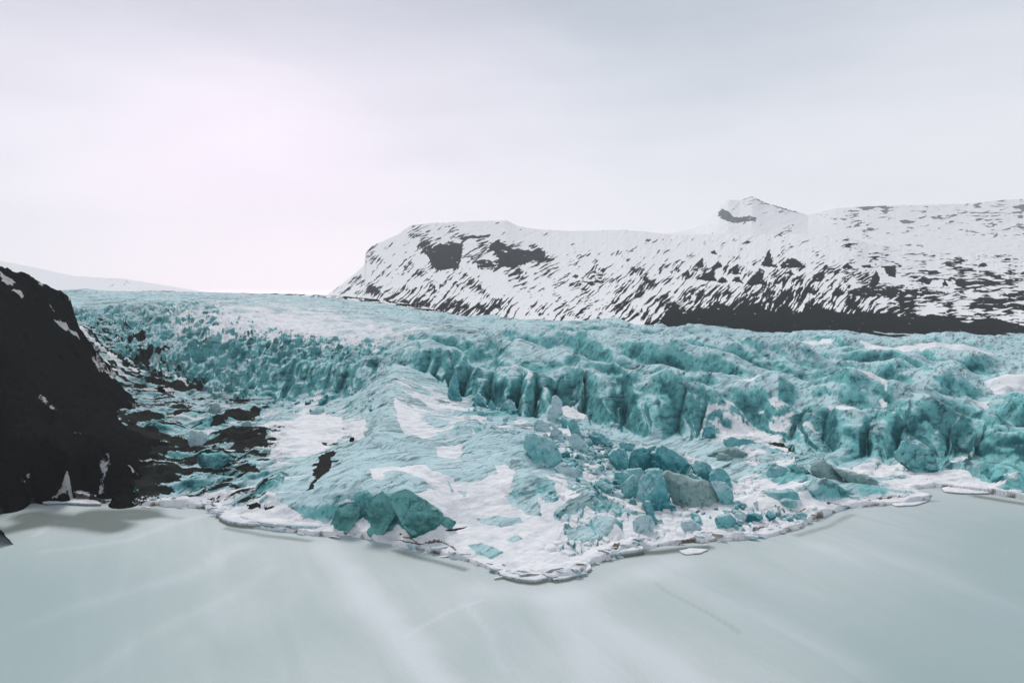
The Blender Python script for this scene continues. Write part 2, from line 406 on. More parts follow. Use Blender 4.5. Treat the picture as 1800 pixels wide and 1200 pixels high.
def fdist(x, y):
    """distance beyond the ice front (negative on the low ground before it)"""
    yf = np.interp(x / y, front_xy[:, 0] / front_xy[:, 1], front_xy[:, 1])
    d, _, _ = line_d(x, y, front_xy)
    return np.where(y > yf, d, -d)
def base_height(x, y, fd=None):
    if fd is None: fd = fdist(x, y)
    lo = LOW(x, y)
    for L, s1, s2, k in tents_xy:
        P = np.array(L)
        d, side, t = line_d(x, y, P)
        zc = np.interp(t, np.arange(len(P)), P[:, 2])
        sl = np.where(side > 0, s2, s1)
        # side>0 lies beyond the crest only when it runs left to right
        lo = smax(zc - sl * np.maximum(np.sqrt(d * d + k * k) - k, 0), lo, 0.8)
    hi = HI(x, y)
    u = x / y
    ds = np.interp(u, sk_u, sk_d)
    hi = hi - 0.14 * np.maximum(0, y - ds) - 0.0004 * np.maximum(0, y - ds) ** 2
    wd = np.interp(u, [-0.7, -0.45, -0.36, -0.3, -0.18, -0.1, 0.08, 0.25, 0.35, 0.6], [120, 60, 40, 26, 40, 38, 30, 34, 42, 44])
    k = sstep(0, 1, fd / wd)
    k = np.maximum(k, sstep(-2, 2, fd) * 0.12)
    return lo * (1 - k) + np.maximum(hi, lo * 0.3) * k, k
def ray_hits(pts):
    """first hit of each sight line with the smooth ground"""
    p = np.array(pts, float)[:, :2]
    D = np.exp(np.linspace(math.log(185), math.log(1150), 420))[None, :]
    dx = (p[:, :1] - 900) / 1200.0; du = -(p[:, 1:] - 600) / 1200.0
    fy = CP + du * SP; fz = -SP + du * CP
    t = D / fy; x = dx * t; z = H + fz * t; Dn = np.broadcast_to(D, x.shape)
    h, _ = base_height(x.ravel(), Dn.ravel().copy()); h = h.reshape(x.shape)
    g = z - h; out = []
    for n in range(len(p)):
        b = np.nonzero(g[n] < 0)[0]
        if len(b) == 0 or b[0] == 0: out.append((*on_z(p[n, 0], max(p[n, 1], 520), 0.5), 0.5)); continue
        i = b[0]; a = g[n, i - 1] / (g[n, i - 1] - g[n, i] + 1e-9)
        out.append((x[n, i - 1] + a * (x[n, i] - x[n, i - 1]), D[0, i - 1] + a * (D[0, i] - D[0, i - 1]), h[n, i - 1] + a * (h[n, i] - h[n, i - 1])))
    return np.array(out)
def ray_hit(px, py): return tuple(ray_hits([(px, py)])[0])

# ---------------------------------------------------------------- the glacier
us = np.linspace(-0.98, 0.98, 1750)
ys = [178.0]
while ys[-1] < 1500: ys.append(ys[-1] + 0.40 * (ys[-1] / 200) ** 1.35 * (1 if ys[-1] < 1150 else 6))
ys = np.array(ys)
U, Y = np.meshgrid(us, ys)
X = U * Y
fd0 = fdist(X, Y)
# the front is cut into buttresses and slots
amp = np.interp(U, [-0.7, -0.4, -0.2, 0.0, 0.4, 0.7], [14, 12, 8, 7, 4.5, 4.5])
fw = fd0 + amp * (fbm(X / 16, Y / 34, 5, 3) * 1.6) + 1.2 * fbm(X / 4, Y / 6, 6, 2)
# buttresses of the right-hand wall, parted by slots: (edge in the photograph, slot depth, slot width, height and bulge of the buttress right of it)
BUT = [(722, 2, 1.5, 3, 2), (748, 5, 2, 5, 3), (772, 13, 2.2, 2, 1), (790, 13, 2.2, 8, 5), (814, 16, 2.6, 8, 5), (862, 4, 1.4, 11, 7), (911, 17, 2.4, 9, 5), (936, 12, 1.8, 12, 8), (984, 14, 3.0, -10, -7),
       (1018, 8, 1.6, 10, 6), (1102, 5, 1.3, 14, 9), (1190, 8, 1.4, 5, 3), (1232, 6, 1.8, -2, 0), (1378, 6, 2.0, 7, 6), (1440, 5, 1.1, 9, 7),
       (1500, 4, 1.0, 9, 8), (1566, 12, 2.3, 5, 3), (1660, 12, 2.5, -4, -6), (1704, 12, 2.0, 11, 8), (1850, 10, 2, 9, 6), (1990, 10, 2, 5, 4), (2100, 8, 2, 4, 4), (2300, 8, 2, 4, 4)]
BA = np.array(BUT, float)
PXv = 900 + 1186 * U + 16 * perlin(X / 26, Y / 30, 8) + 4.0 * perlin(X / 8, Y / 12, 9) - np.interp(U, [0, 0.35, 0.4, 0.7], [0.1, 0.1, 1.0, 0.6]) * np.clip(fd0, 0, 60)
bi = np.clip(np.searchsorted(BA[:, 0], PXv.ravel()).reshape(PXv.shape), 1, len(BA) - 1)
bl, br = BA[bi - 1, 0], BA[bi, 0]
bf = np.clip((PXv - bl) / (br - bl), 0, 1)
dome = 1 - np.abs(2 * bf - 1) ** 2.0
bz = sstep(722, 730, PXv)
fw = fw * (1 - 0.0 * bz) + bz * 1.5 * BA[bi - 1, 4] * (dome - 0.2) * (np.abs(fd0) < 60)
lm = (PXv - bl) * Y / 1200; rm = (br - PXv) * Y / 1200
slotd = np.maximum(BA[bi - 1, 1] * (1 - sstep(0.15 * BA[bi - 1, 2], BA[bi - 1, 2], lm)), BA[bi, 1] * (1 - sstep(0.15 * BA[bi, 2], BA[bi, 2], rm)))
base, K = base_height(X, Y, fw)
dist_k = np.clip(Y / 400, 0.8, 2.2)

# zones
UL = sstep(-0.02, -0.22, U)                     # left half: the paler ice above the fall
RT = 1 - UL
fall = sstep(0, 10, fw) * (1 - sstep(60, 150, fw)) * sstep(-0.12, -0.26, U)   # ice fall on the left
# crests fan out towards the lower right
wxx = X + 9 * fbm(X / 45, Y / 90, 11, 3) + 3.0 * fbm(X / 14, Y / 22, 12, 2)
wyy = Y + 10 * fbm(X / 60, Y / 60, 13, 2)
ang = 0.34 + 0 * U
phn = wxx * np.cos(ang) + wyy * np.sin(ang)
along = -wxx * np.sin(ang) + wyy * np.cos(ang)
def saw(p, rise):
    f = p - np.floor(p)
    return np.where(f < rise, sstep(0, 1, f / rise) * 0.6 + 0.4 * (f / rise), 1 - sstep(0, 1, (f - rise) / (1 - rise))) - 0.5
lam = 23.0
w1 = saw(phn / lam + 0.45 * perlin(X / 50, Y / 70, 21), 0.66) * (0.55 + 0.9 * sstep(-0.4, 0.5, perlin(phn / 30, along / 55, 22)))
w2 = saw(phn / 9.5 + 0.3 * along / 30 + 0.5 * perlin(X / 20, Y / 30, 23), 0.62) * (0.3 + 1.0 * sstep(-0.1, 0.5, perlin(phn / 14, along / 30, 24)))
cross = saw(along / 62 + 0.8 * perlin(X / 40, Y / 60, 25), 0.3)
a_wave = K * sstep(0, 25, fw) * (1 - 0.75 * UL) * np.interp(Y, [250, 420, 700, 900], [1.0, 1.25, 1.0, 0.7])
hz = 0.3 * w1 * a_wave + 0.3 * w2 * a_wave
rdg = ridged(phn / 13 + 0.35 * perlin(X / 26, Y / 34, 32), along / 60, 33, 3, 0.45)
rdf = ridged(phn / 5.5 + 0.35 * perlin(X / 12, Y / 20, 34), along / 26, 35, 2, 0.5)
hz += a_wave * (3.4 * (np.maximum(rdg, 0) ** 2 - 0.4) * np.interp(Y, [300, 450, 600, 900], [0.1, 0.15, 0.3, 0.6]) + 0.3 * (np.maximum(rdf, 0) ** 2 - 0.4))
hz += K * 0.5 * fbm(X / 30, Y / 40, 31, 4) * (1 - 0.3 * UL)
def c7(*p): return [(1150 + a / 2.769, 540 + b / 2.769) for a, b in p]
def c5(*p): return [(750 + a / 4, 540 + b / 4) for a, b in p]
CRESTS = [   # crest lines of the ice waves, height, near width, far width
 (c7((200, 335), (230, 310), (330, 308), (500, 318), (700, 308), (830, 325), (900, 370), (960, 430), (1050, 470), (1120, 480)), 7.5, 34, 8),
 (c7((-60, 240), (60, 258), (150, 283), (300, 300), (450, 266), (520, 265), (600, 290), (640, 320)), 5, 20, 7),
 (c7((-40, 190), (120, 200), (240, 215), (400, 225), (560, 235), (610, 270), (720, 275)), 5, 22, 8),
 (c7((-40, 150), (160, 155), (300, 185), (450, 195), (520, 180), (700, 215), (850, 240), (980, 260)), 5, 22, 8),
 (c7((980, 270), (1060, 265), (1150, 280), (1210, 285), (1290, 300), (1340, 325)), 6, 20, 6),
 (c7((900, 320), (1100, 342), (1200, 337), (1340, 325), (1480, 325), (1600, 305), (1800, 290), (1950, 285)), 6.5, 28, 8),
 (c7((1000, 225), (1080, 235), (1170, 222), (1200, 240), (1330, 265), (1420, 295), (1540, 300)), 6, 16, 6),
 (c7((1210, 240), (1310, 235), (1400, 235), (1480, 270), (1540, 300)), 5, 16, 6),
 (c7((1100, 402), (1180, 398), (1300, 390), (1400, 395), (1500, 405), (1620, 425), (1800, 440), (1950, 445)), 6.5, 24, 7),
 (c7((1010, 510), (1080, 480), (1250, 482), (1340, 470), (1500, 480), (1600, 478), (1690, 455), (1800, 460), (1950, 460)), 6, 20, 6),
 (c7((930, 575), (990, 545), (1050, 560), (1130, 590)), 4, 14, 5),
 (c7((1230, 655), (1290, 618), (1460, 610), (1600, 590), (1700, 578), (1800, 590), (1950, 600)), 6, 16, 7),
 (c7((1480, 570), (1540, 545), (1620, 528), (1750, 523), (1950, 530)), 5, 16, 5),
 (c7((560, 560), (620, 520), (720, 530), (800, 560)), 3.5, 14, 5),
 (c7((380, 130), (520, 120), (640, 130), (700, 150)), 4, 16, 8), (c7((700, 150), (850, 170), (1000, 190), (1100, 190)), 4, 16, 8),
 (c7((740, 190), (800, 178), (860, 185), (900, 215)), 5, 10, 5),
 (c7((1050, 160), (1250, 175), (1450, 190), (1600, 200)), 3.5, 18, 8), (c7((1500, 230), (1650, 235), (1850, 240)), 4, 18, 8),
 (c7((0, 100), (150, 110), (280, 105), (420, 125)), 4, 18, 8), (c7((500, 85), (650, 95), (800, 90)), 3, 18, 8),
 (c5((520, 185), (620, 200), (720, 200), (840, 190), (940, 200), (1000, 240), (1040, 285)), 5.5, 20, 8),
 (c5((930, 180), (1000, 215), (1100, 215), (1230, 215), (1290, 240), (1340, 290)), 6, 22, 7),
 (c5((760, 250), (880, 290), (930, 310), (1060, 300), (1200, 280), (1290, 290), (1350, 350), (1360, 400)), 6, 16, 7),
 (c5((380, 340), (480, 340), (580, 340), (660, 380), (760, 400), (900, 400), (1010, 430)), 5.5, 16, 6),
 (c5((800, 370), (900, 340), (1000, 330), (1100, 350), (1190, 370), (1260, 410), (1310, 490), (1350, 520)), 5.5, 16, 6),
 (c5((0, 330), (120, 320), (220, 340), (290, 380), (380, 430)), 5, 14, 6),
 (c5((-60, 250), (60, 240), (180, 250), (300, 235), (420, 250)), 4.5, 18, 7), (c5((-100, 180), (60, 170), (200, 180), (330, 200)), 4, 18, 8),
 (c5((1290, 420), (1400, 425), (1550, 430), (1660, 410), (1720, 430), (1800, 480), (1870, 510)), 6.5, 22, 6),
 (c5((1350, 400), (1500, 350), (1620, 345), (1700, 370), (1800, 400)), 5, 16, 6),
 (c5((300, 140), (480, 130), (600, 140), (760, 130)), 4, 20, 10), (c5((900, 120), (1100, 130), (1300, 120), (1500, 140)), 4, 20, 10), (c5((1350, 190), (1500, 215), (1650, 220), (1800, 240)), 4.5, 20, 9),
]
rg = np.random.default_rng(3)
for k in range(0):
    cx_ = rg.uniform(700, 1880); cy_ = np.interp(cx_, [700, 1000, 1800], [556, 572, 602]) + 70 * rg.random() ** 1.3
    if cx_ > 1350: cy_ += 12 * rg.random()
    ln = rg.uniform(22, 75) * (0.5 + (cy_ - 550) / 60); sl_ = rg.uniform(0.02, 0.22); hb = rg.uniform(0.05, 0.13) * ln
    CRESTS.append(([(cx_ - ln, cy_ - sl_ * ln), (cx_ - 0.5 * ln, cy_ - 0.5 * sl_ * ln - 0.8 * hb), (cx_, cy_ - hb), (cx_ + 0.5 * ln, cy_ + 0.5 * sl_ * ln - 0.6 * hb), (cx_ + ln, cy_ + sl_ * ln + 2)],
                   rg.uniform(3.0, 5.0) * np.interp(cy_, [560, 640], [1.25, 0.9]), rg.uniform(9, 17), rg.uniform(5, 8)))
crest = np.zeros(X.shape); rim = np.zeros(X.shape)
crx = X + 1.0 * fbm(X / 10, Y / 14, 401, 2); cry = Y + 2.0 * fbm(X / 16, Y / 18, 402, 2)
def soft_line(L):
    P = np.array(L, float)
    for _ in range(2):
        P = np.vstack([P[:1], np.stack([0.75 * P[:-1] + 0.25 * P[1:], 0.25 * P[:-1] + 0.75 * P[1:]], 1).reshape(-1, 2), P[-1:]])
    return P
AMP = 1.2
flat = [soft_line(L) for L, *_ in CRESTS]
h0 = ray_hits(np.vstack(flat)); h1 = []; o_ = 0
for P, (L, a, *_) in zip(flat, CRESTS):
    D_ = h0[o_:o_ + len(P), 1]; o_ += len(P)
    h1.append(np.stack([P[:, 0], P[:, 1] + (AMP * a - 1.5) * 1200 / D_], 1))
h0 = ray_hits(np.vstack(h1)); o_ = 0
for P, (L, a, wn_, wf_) in zip(flat, CRESTS):
    hh = h0[o_:o_ + len(P), :2]; o_ += len(P)
    hh = hh[np.argsort(hh[:, 0] / hh[:, 1])].copy()
    for _ in range(3): hh[1:-1] = 0.25 * hh[:-2] + 0.5 * hh[1:-1] + 0.25 * hh[2:]
    m = (Y > hh[:, 1].min() - 45) & (Y < hh[:, 1].max() + 25) & (X > hh[:, 0].min() - 35) & (X < hh[:, 0].max() + 25)
    d, side, tt = line_d(crx[m], cry[m], hh)
    n = len(hh) - 1
    e = np.clip(np.minimum(tt, n - tt) / (0.22 * n), 0, 1) ** 0.7
    near_ = side < 0
    r_ = np.clip(1 - d / np.where(near_, wn_ * 0.62, wf_ * 3.2), 0, 1)
    prof = np.where(near_, 0.35 * r_ + 0.65 * (1 - (1 - r_) ** 1.7), r_)
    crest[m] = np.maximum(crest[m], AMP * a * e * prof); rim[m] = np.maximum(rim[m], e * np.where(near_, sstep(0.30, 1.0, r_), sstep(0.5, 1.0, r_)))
# the long pressure ridges: broad faces towards the lake, steep backs
lnY = np.log(Y)
ph = 5.9 * lnY + 6.2 * U + 0.75 * fbm(X / 110, Y / 150, 431, 2) + 0.28 * fbm(X / 32, Y / 48, 432, 3) + 0.05 * fbm(X / 9, Y / 12, 433, 2)
def ridge_saw(p, rise):
    f = p - np.floor(p)
    return np.where(f < rise, 0.45 * (f / rise) + 0.55 * (1 - (1 - f / rise) ** 1.8), 1 - (f - rise) / (1 - rise)), f / rise
sA, fA = ridge_saw(ph, 0.34)
kA = np.floor(ph)
mA = 0.35 + 0.95 * sstep(-0.45, 0.45, fbm(U * 5.5 + kA * 7.3, kA * 3.1 + 0 * U, 434, 2) * 1.2)
ph2 = 2.15 * ph + 1.6 * U + 0.35 * fbm(X / 28, Y / 40, 435, 2)
sB, fB = ridge_saw(ph2, 0.36)
kB = np.floor(ph2)
mB = sstep(-0.15, 0.5, fbm(U * 9 + kB * 5.1, kB * 1.7 + 0 * U, 436, 2) * 1.2)
scl = np.interp(Y, [280, 350, 450, 600, 850], [0.85, 1.05, 1.1, 0.85, 0.6])
zA = K * sstep(2, 26, fw) * sstep(-0.24, -0.08, U)
hz += zA * scl * (12.0 * (mA * sA - 0.64) + 5.5 * (mB * sB - 0.36))
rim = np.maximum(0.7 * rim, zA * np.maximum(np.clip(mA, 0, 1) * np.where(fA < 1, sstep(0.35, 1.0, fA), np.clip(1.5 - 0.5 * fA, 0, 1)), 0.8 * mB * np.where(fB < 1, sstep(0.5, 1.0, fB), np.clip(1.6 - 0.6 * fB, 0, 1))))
hz += (crest - 1.0) * K * sstep(3, 34, fw) * 0.8
# left upper surface: small close wrinkles
wl2 = ridged((X + 0.3 * Y) / 16, (Y * 0.9 - 0.25 * X) / 13, 41, 3)
hz += UL * K * sstep(30, 90, fw) * 2.6 * (wl2 - 0.5)
cl0 = sstep(-4, 3, fw) * (1 - sstep(26, 44, fw)) * sstep(-0.40, -0.34, U) * (1 - sstep(-0.20, -0.15, U))
# seracs of the ice fall
f1, f2, cid = worley((X + 0.35 * Y + 4 * fbm(X / 9, Y / 9, 51, 2)) / 9.0, (Y - 0.3 * X + 5 * fbm(X / 10, Y / 10, 52, 2)) / 17.0, 53)
block = sstep(0.02, 0.32, f2 - f1) * (0.3 + 1.3 * cid)
g1, g2, gid = worley(X / 3.3 + 9, Y / 4.5, 57)
fall = fall * (1 - 0.65 * cl0)
ribx = X + 0.22 * (Y - 420) * np.interp(U, [-0.7, -0.35, -0.2], [0.9, 0.2, -0.4])
rib = ridged(ribx / 11 + 0.5 * perlin(X / 20, Y / 26, 58), Y / 60, 59, 2, 0.5)
rib2 = ridged(ribx / 4.6 + 0.4 * perlin(X / 9, Y / 12, 60), Y / 22, 66, 2, 0.5)
hz += fall * (7.0 * (np.maximum(rib, 0) ** 1.7 - 0.45) + 2.4 * (rib2 - 0.6))
hz += fall * (1.8 * (block - 0.6) + 1.0 * (sstep(0, 0.3, g2 - g1) * (0.4 + gid) - 0.6) + 4 * fbm(X / 22, Y / 26, 54, 3))
# vertical flutes on the cliff left of the medial ridge
cl = sstep(-4, 3, fw) * (1 - sstep(26, 44, fw)) * sstep(-0.40, -0.34, U) * (1 - sstep(-0.20, -0.15, U))
hz += cl * 8.0 * (ridged(X / 9 + 0.5 * perlin(X / 10, Y / 30, 61), Y / 60, 62, 3) - 0.62)
# slots cutting the right wall
sl = sstep(-3, 1, fw) * (1 - sstep(14, 40, fw)) * sstep(-0.16, -0.12, U)
slot = sstep(0.80, 0.97, ridged((X - 0.2 * Y) / 21 + 0.3 * perlin(X / 12, Y / 20, 63), Y / 120, 64, 1))
hz -= sl * slot * 2.5
bfade = bz * sstep(-1.5, 2.5, fw) * (1 - sstep(14, 42, fw))
hb_ = BA[bi - 1, 3]
hz += bfade * np.where(hb_ > 0, np.interp(U, [0.2, 0.35], [0.85, 0.5]) * hb_ * (dome - 0.95) - 0.5, hb_ * (dome - 0.35))
hz -= bfade * slotd * np.interp(U, [0, 0.1, 0.3], [0.5, 0.3, 0.12]) * (1 - sstep(6, 30, fw) * 0.7)
# low ground relief
lowk = 1 - K
dirtz = sstep(-0.30, -0.36, U) * lowk
hz += dirtz * (4.2 * (ridged((X * 0.97 + Y * 0.2) / 34, (Y - 0.2 * X) / 14, 71, 4, 0.5) - 0.55) + 1.0 * fbm(X / 6, Y / 5, 73, 3))
apr = lowk * (1 - sstep(-0.30, -0.36, U))
fold = ridged((X + 0.15 * Y) / 30, (Y - 0.45 * np.abs(X + 55)) / 7, 75, 3)
hz += apr * (0.9 * (fold - 0.5) * np.interp(Y, [200, 260, 330], [0.2, 1, 1.0]) + 0.5 * fbm(X / 7, Y / 7, 76, 3))
rub = apr * sstep(0.02, 0.08, U) * (1 - sstep(0.42, 0.5, U))
r1, r2, rid = worley(X / 3.0, Y / 3.6, 78)
chaos = rub * sstep(0.05, 0.45, fbm(X / 16, Y / 12, 79, 2) + 0.25)
hz += chaos * 1.1 * (sstep(0, 0.3, r2 - r1) * (0.2 + rid) - 0.4)
hz += 0.15 * fbm(X / 2.2, Y / 2.2, 81, 3)
Z = np.maximum(base + hz, np.minimum(base, 0.6))

def _o(ox, oy, s_, *p): return [(ox + a / s_, oy + b / s_) for a, b in p]
LOWC = [
 (_o(650, 760, 6, (1010, 210), (1180, 120), (1330, 40), (1450, 20)), 3.2, 9, 4), (_o(650, 760, 6, (1370, 310), (1480, 240), (1650, 235), (1780, 300)), 3, 10, 4),
 (_o(650, 760, 6, (1430, 650), (1560, 570), (1700, 520), (1800, 490)), 3, 8, 4), (_o(650, 760, 6, (350, 380), (560, 375), (720, 470), (900, 520)), 1.8, 8, 5),
 (_o(650, 760, 6, (0, 100), (60, 115), (190, 130), (350, 150), (480, 175), (680, 232)), 2.2, 7, 4), (_o(650, 760, 6, (150, 430), (300, 440), (500, 510), (690, 590)), 1.6, 7, 5),
 ([(590, 800), (640, 778), (690, 760), (740, 772), (790, 790)], 2.5, 8, 4), ([(560, 760), (600, 745), (650, 735)], 2, 8, 4), ([(600, 815), (660, 800), (720, 800), (790, 815)], 1.5, 6, 4),
 (_o(750, 540, 4, (160, 920), (240, 820), (330, 790), (420, 850)), 4, 9, 4), (_o(750, 540, 4, (420, 960), (500, 900), (600, 900), (660, 960)), 3.5, 9, 4),
 (_o(750, 540, 4, (500, 1080), (600, 1020), (700, 1040), (830, 1100)), 3, 9, 4), (_o(750, 540, 4, (640, 780), (740, 800), (840, 830), (900, 870)), 2.5, 7, 3),
 (_o(750, 540, 4, (180, 740), (260, 790), (380, 780), (480, 740)), 3, 8, 4), (_o(750, 540, 4, (330, 720), (430, 760), (560, 800), (700, 770)), 3, 8, 4),
 (_o(800, 740, 4, (580, 480), (640, 400), (700, 420), (740, 520)), 2.5, 7, 4), (_o(800, 740, 4, (680, 650), (850, 580), (1030, 520)), 3, 8, 4), (_o(800, 740, 4, (940, 740), (1080, 690), (1180, 760)), 3.5, 8, 4),
 (_o(800, 740, 4, (700, 310), (800, 300), (900, 350)), 3, 8, 4), (_o(800, 740, 4, (980, 610), (1100, 600), (1200, 640)), 2.5, 6, 3),
 (_o(1300, 740, 6, (600, 780), (800, 700), (940, 680), (1040, 760), (1230, 860)), 3, 9, 5), (_o(1300, 740, 6, (300, 590), (400, 510), (560, 530), (760, 640)), 2.4, 7, 4), (_o(1300, 740, 6, (0, 250), (120, 290), (330, 300), (480, 380)), 2, 8, 4),
 (_o(1300, 740, 6, (1100, 690), (1350, 710), (1650, 790)), 1.8, 7, 4), (_o(1300, 740, 6, (0, 880), (100, 830), (250, 850), (420, 930)), 2.5, 7, 4),
 (_o(200, 680, 6, (940, 440), (1100, 380), (1200, 310), (1400, 310), (1560, 230)), 4.5, 9, 6), (_o(200, 680, 6, (1000, 540), (1350, 460), (1600, 490), (1740, 560)), 4.5, 14, 6),
 (_o(200, 680, 6, (300, 410), (560, 385), (800, 430)), 3.5, 8, 5), (_o(200, 680, 6, (50, 330), (300, 315), (560, 340)), 3.5, 8, 5), (_o(200, 680, 6, (640, 310), (800, 262), (900, 300)), 3, 7, 4),
 (_o(200, 680, 6, (850, 720), (1100, 710), (1240, 790)), 3.5, 10, 5), (_o(200, 680, 6, (1260, 890), (1400, 875), (1580, 960)), 3.5, 9, 5), (_o(200, 680, 6, (250, 940), (500, 870), (700, 880)), 3, 9, 5),
 (_o(200, 680, 6, (700, 1040), (900, 980), (1150, 1000), (1300, 1080)), 3, 9, 5), (_o(200, 680, 6, (1500, 1080), (1650, 1020), (1800, 990)), 3, 8, 5), (_o(200, 680, 6, (1400, 720), (1550, 690), (1800, 740)), 2.5, 8, 5),
]
lowc = np.zeros(X.shape)
for L, a, wn_, wf_ in LOWC:
    hh = ray_hits(L)[:, :2]
    hh = hh[np.argsort(hh[:, 0] / hh[:, 1])].copy()
    for _ in range(3): hh[1:-1] = 0.25 * hh[:-2] + 0.5 * hh[1:-1] + 0.25 * hh[2:]
    m = (Y > hh[:, 1].min() - 30) & (Y < hh[:, 1].max() + 20) & (X > hh[:, 0].min() - 20) & (X < hh[:, 0].max() + 20)
    d, side, tt = line_d(X[m] + 1.2 * fbm(X[m] / 7, Y[m] / 7, 411, 3), Y[m] + 1.2 * fbm(X[m] / 7, Y[m] / 7, 412, 3), hh)
    n = len(hh) - 1
    e = np.clip(np.minimum(tt, n - tt) / (0.3 * n), 0, 1) ** 0.6
    near_ = side < 0
    r_ = np.clip(1 - d / np.where(near_, wn_, wf_ * 2.2), 0, 1)
    lowc[m] = np.maximum(lowc[m], a * 0.8 * e * np.where(near_, 1 - (1 - r_) ** 1.7, r_ * r_ * (3 - 2 * r_)))
Z = Z + lowc * lowk
# the pond before the right wall stays flat
def px_plane(x, y, z):
    return to_px(x, y, np.full(x.shape, z) if not hasattr(z, 'shape') else z)
POND = [(1035, 740), (1080, 758), (1170, 776), (1230, 778), (1290, 782), (1280, 800), (1330, 825), (1300, 845), (1285, 850), (1260, 822), (1235, 806), (1200, 795), (1170, 785), (1120, 775), (1075, 765), (1040, 755)]
qx, qy = px_plane(X + 1.2 * fbm(X / 6, Y / 6, 83, 2), Y + 2 * fbm(X / 6, Y / 6, 84, 2), 1.6)
pd = poly_sd(qx, qy, POND)
pk = sstep(5, -3, pd)
Z = Z * (1 - pk) + (1.5 + 0.08 * fbm(X / 8, Y / 4, 85, 2)) * pk

# shore: the land ends with a low broken step
ysh = np.interp(U, shore_xy[:, 0] / shore_xy[:, 1], shore_xy[:, 1])
# the line turns back on itself on the right, so take the polygon as it is
shore_poly = np.vstack([shore_xy, [(1200, 330), (1200, 4000), (-1200, 4000), (-1200, 250)]])
near = Y < 320
sdl = np.full(X.shape, 60.0)
xs_, ys_ = X[near], Y[near]
sdl[near] = -poly_sd(xs_ + 1.2 * fbm(xs_ / 7, ys_ / 7, 91, 3), ys_ + 1.5 * fbm(xs_ / 6, ys_ / 6, 92, 3), shore_poly)
step = sstep(-0.45, 0.45, sdl)
led = (0.25 + 2.4 * np.clip(fbm(X / 14, Y / 10, 93, 4) + 0.25, 0, 1))
ks = np.where(sdl < 60, sstep(9, 2, sdl), 0)
Z = Z * (1 - ks) + (led + 0.4 * np.clip(Z, 0, 3)) * ks + 0.2
Z -= np.where(np.abs(sdl - 3.5 - 5 * fbm(X / 16, Y / 16, 94, 3)) < 0.35, 0.3, 0) * sstep(0.05, 0.25, fbm(X / 14, Y / 14, 95, 2))
Z = Z * step - 1.2 * (1 - step)

# ---- what covers the ice: snow, grit, clear ice
def Fv(pts):
    hh = ray_hits(pts)
    return Field([(a[0], a[1], p[2]) for a, p in zip(hh, pts)])
snow_f = Fv([(300, 520, .34), (450, 530, .42), (600, 540, .40), (400, 560, .5), (430, 580, .66), (500, 570, .58), (600, 570, .52), (700, 590, .48), (250, 540, .12), (200, 570, .15), (300, 620, .2),
             (400, 640, .2), (500, 640, .05), (560, 640, .05), (630, 660, .12), (690, 640, .3), (740, 620, .15), (850, 600, .10), (1000, 590, .08), (850, 560, .12), (1200, 600, .06), (1400, 600, .12),
             (1500, 590, .2), (1750, 610, .2), (1300, 680, .05), (1500, 700, .08), (1700, 700, .08), (1150, 720, -.2), (1450, 780, -.2), (1750, 800, -.4), (1620, 800, -.3),
             (760, 700, .75), (720, 720, .55), (700, 700, .5), (650, 720, .35), (600, 720, .6), (560, 700, .6), (530, 760, 1), (480, 790, .9), (590, 760, .75), (610, 740, .5), (640, 770, .45),
             (720, 770, .5), (800, 760, .75), (850, 730, .6), (900, 770, .4), (680, 800, .25), (600, 830, .2), (560, 860, .25), (700, 850, .3), (780, 810, .3), (850, 820, .4), (920, 810, .35), (860, 870, 1),
             (800, 880, 1), (940, 860, .35), (980, 900, .8), (900, 960, 1.1), (960, 990, 1.1), (820, 950, 1), (720, 955, 1), (600, 940, 1), (480, 915, 1), (1060, 940, .7), (1160, 930, 1.0), (1300, 920, .95), (1000, 870, .7), (1050, 900, .6),
             (1000, 760, .7), (980, 800, .6), (1050, 850, .7), (1100, 880, .7), (1100, 790, .4), (450, 740, .5), (400, 780, .45), (350, 740, .55), (300, 720, .5), (400, 830, .3), (300, 850, .2), (350, 890, .8), (200, 880, .6),
             (1240, 740, .7), (1330, 745, .8), (1260, 790, .4), (1350, 860, .8), (1450, 880, .5), (1380, 840, .35), (1500, 860, .35), (1400, 905, .8), (1550, 850, .6), (1660, 845, .95), (1600, 870, .7), (1720, 855, .8), (1470, 820, .5), (1560, 815, .9), (1380, 790, .7)])
dirt_f = Fv([(150, 520, .25), (170, 560, .42), (220, 600, .38), (300, 660, .45), (340, 640, .25), (260, 570, .2), (400, 700, .35), (300, 540, .08), (450, 640, .06), (600, 560, 0), (600, 650, .03), (250, 690, .6), (220, 740, .6),
             (300, 730, .42), (380, 760, .42), (440, 760, .45), (480, 720, .3), (250, 790, .75), (330, 800, .6), (420, 830, .58), (450, 790, .55), (500, 760, .1), (530, 800, .1), (350, 860, .52), (250, 860, .62), (440, 870, .42), (500, 850, .25), (480, 880, .15), (570, 830, .3),
             (560, 880, .1), (620, 800, .05), (100, 850, .9), (60, 870, .8), (200, 870, .55), (400, 900, .1), (300, 892, .15), (700, 760, 0), (800, 900, 0), (1000, 950, 0), (900, 700, 0), (1100, 870, .15), (1300, 890, .12), (1330, 805, .3), (1420, 830, .3), (1500, 850, .3),
             (1600, 850, .22), (1560, 880, .12), (1380, 775, .2), (1300, 650, .04), (1700, 650, .04), (1200, 560, 0), (1760, 858, .3), (1500, 760, .02)])
